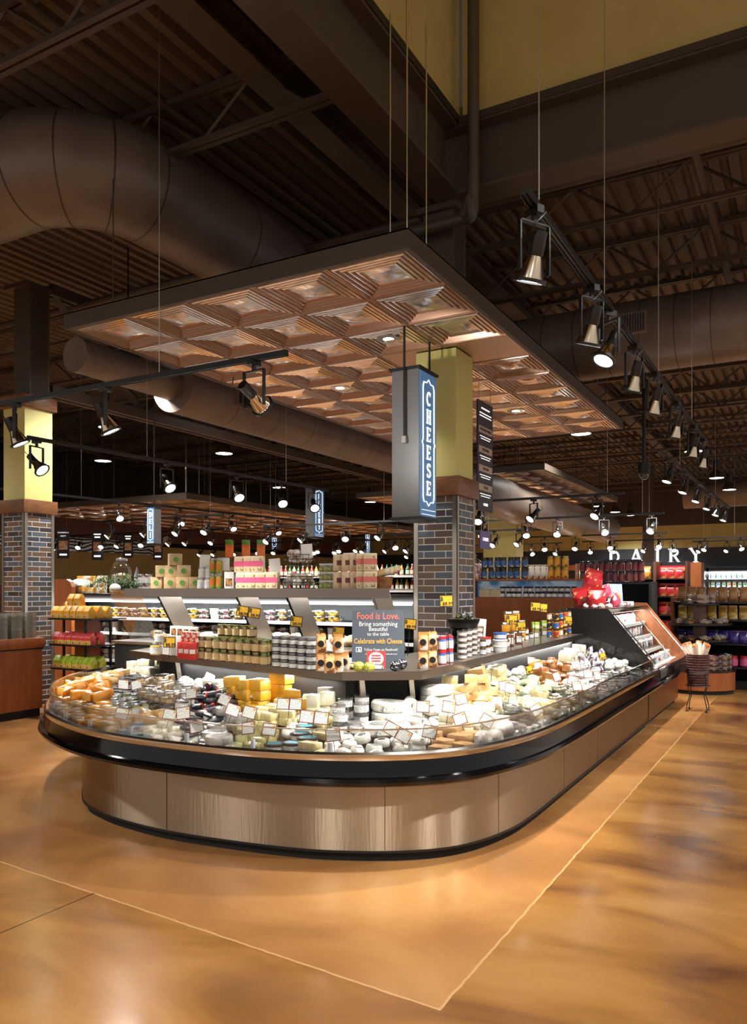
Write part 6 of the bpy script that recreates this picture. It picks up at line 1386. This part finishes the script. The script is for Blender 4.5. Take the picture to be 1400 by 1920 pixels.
def gable_fn(c1, c2):
    def f():
        t = thing('snack_box', '', ''); w, d_, h = .055, .05, .1; MB().prism([(-d_, 0), (d_, 0), (d_, h*.9), (.008, h*1.5), (-.008, h*1.5), (-d_, h*.9)], -w, w, c1, 'x').build('box_body', t, bev=.003)
        MB().bx(-w-.001, w+.001, -d_-.002, -d_, 0.004, h*.55, c2).build('lower_panel', t, smooth=False); MB().bx(-w*.55, w*.55, -d_-.004, -d_-.002, .012, h*.48, mat('snack_window', '7a5030', .4, c2='e8d8b8', scale=30)).build('window', t, smooth=False); return t
    return f
ylp = mat('yellow_pack', 'f0a81c', .4, c2='f6c650', scale=10); rdp = mat('red_pink_pack', 'd84a50', .4, c2='f0a030', scale=9, fac=(.55, .6)); grp = mat('lime_pack', '9cb82c', .4, c2='d8e060', scale=9)
for (z, w), c1, kk, nm, ny in zip(tz_, (ylp, grp, rdp, ylp, ylp), ('gy', 'gg', 'gr', 'gy', 'gy'), ('yellow snack box on the lowest level', 'green topped snack box on the second level', 'red topped snack box on the third level', 'yellow snack box on the fourth level', 'yellow snack box heaped at the very top'), (2, 2, 2, 3, 1)):
    n = int(2*w/.118); zz = z if z < 1.4 else 1.222+.155
    for k in range(n):
        for j in range(ny): place(kk, gable_fn(c1, ylp), (rx-w+.118*(k+.5)+.01, ry-.2+.14*j if z < 1.4 else ry-.15, zz+.002), (0, 0, R.uniform(-.08, .08)), nm+' of the tiered rack', 'snack box', nm+' of the rack')
# ============================================================ FAR LEFT DELI WALL
dw = MB(); dw.bx(-21.9, -21.2, 6, 36, 3.35, 4.25, wood_mat('dark_wood_soffit', '4a2a1c', '6a3c26', (1, .4, 10))); tag(dw.build('deli_soffit', smooth=False), 'long dark wood soffit over the deli along the far left', 'soffit')
wv = bpy.data.materials.new('wavy_metal'); wv.use_nodes = True; nt = wv.node_tree; b = nt.nodes['Principled BSDF']; b.inputs['Metallic'].default_value = .6; b.inputs['Roughness'].default_value = .3
tc = nt.nodes.new('ShaderNodeTexCoord'); w_ = nt.nodes.new('ShaderNodeTexWave'); w_.bands_direction = 'Z'; w_.inputs['Scale'].default_value = 2.6; w_.inputs['Distortion'].default_value = 7; w_.inputs['Detail Scale'].default_value = .8; nt.links.new(tc.outputs['Object'], w_.inputs[0])
rp = nt.nodes.new('ShaderNodeValToRGB'); rp.color_ramp.elements[0].position = .4; rp.color_ramp.elements[1].position = .6; rp.color_ramp.elements[0].color = (.03, .03, .035, 1); rp.color_ramp.elements[1].color = (.7, .72, .75, 1); nt.links.new(w_.outputs[0], rp.inputs[0]); nt.links.new(rp.outputs[0], b.inputs['Base Color'])
xa, xb = 12.5, 19.2
tag(MB().bx(-21.95, -21.7, 15.2, 22.2, 2.85, 3.32, wv).build('wavy_panel', smooth=False), 'silver wavy pattern panel on the far deli wall', 'panel')
def banner(px0, px1, yt, yb, d, mcol, label, title=None, pic=None, mat_txt=None):
    x0_, y0_, z1 = dp(px0, yt, d); x1_, y1_, z0 = dp(px1, yb, d); w = math.hypot(x1_-x0_, y1_-y0_); h = z1-z0
    t = thing('hanging_poster', label, 'poster', ((x0_+x1_)/2, (y0_+y1_)/2, z0), AZ); MB().bx(-w/2, w/2, 0, .02, 0, h, mcol).build('poster_panel', t, smooth=False)
    if title:
        for k, s in enumerate(title): txt(s, w*.15, swhite, 'poster_text', t, (0, -.004, h*(.88-.12*k)))
    else: MB().bx(-w*.32, w*.32, -.005, 0, h*.84, h*.88, swhite).bx(-w*.25, w*.25, -.005, 0, h*.74, h*.79, swhite).build('poster_heading', t, smooth=False)
    if pic: MB().bx(-w*.35, w*.35, -.006, 0, h*.3, h*.6, pic).build('poster_picture', t, smooth=False)
    MB().bx(-w*.3, w*.3, -.006, 0, h*.1, h*.16, swhite).build('poster_footer', t, smooth=False)
    for s in (-.4, .4): MB().tube([(w*s, .01, h), (w*s, .01, 6.3-z0)], .006, black, 5).build('poster_wire', t)
pic = mat('food_picture', 'd89a6a', .5, c2='e8e0c8', scale=9, fac=(.45, .55)); pnavy = mat('poster_navy', '2c2a38', .5)
banner(107, 130, 992, 1047, 21, pnavy, 'dark poster reading PARTY right of the left column', ('PLANNING A', 'PARTY'), pic); banner(172, 193, 994, 1050, 22, pnavy, 'dark poster with food picture, second from the left column', None, pic); banner(231, 249, 999, 1046, 23, pnavy, 'dark poster with square photo, third from the left column', None, pic); banner(287, 305, 1000, 1050, 23.5, pnavy, 'dark poster with round food photo, below the DELI sign', None, pic)
org = mat('carrot_print', 'd8642a', .5, c2='e88a3a', scale=5)
for k, px in enumerate((430, 461, 489)):
    x_, y_, z_ = dp(px, 1012, 19); t = thing('carrot_banner', 'green topped orange banner hanging at far centre left, %s of three' % ('left', 'middle', 'right')[k], 'banner', (x_, y_, z_-.42), AZ); MB().bx(-.1, .1, 0, .02, 0, .3, org).build('orange_part', t, smooth=False); MB().bx(-.1, .1, 0, .02, .3, .42, mat('leaf_print', '3f7a2c', .5, c2='6aa04a', scale=8)).build('green_part', t, smooth=False); MB().tube([(0, .01, .42), (0, .01, 6.3-(z_-.42))], .006, black, 5).build('banner_wire', t)
x_, y_, z_ = dp(313, 1014, 26); t = thing('wall_clock', 'round clock on the far yellow wall right of the DELI sign', 'clock', (x_, y_, z_), AZ); MB().lathe([(.001, 0), (.16, 0), (.18, .01), (.18, .04), (.001, .04)], blackm, n=28).build('clock_rim', t, xf=Matrix.Rotation(PI/2, 4, 'X')); MB().lathe([(.001, .041), (.15, .041)], white, n=28).build('clock_face', t, xf=Matrix.Rotation(PI/2, 4, 'X')); MB().bx(-.008, .008, -.046, -.042, 0, .11, black).bx(0, .08, -.046, -.042, -.008, .008, black).build('clock_hands', t)
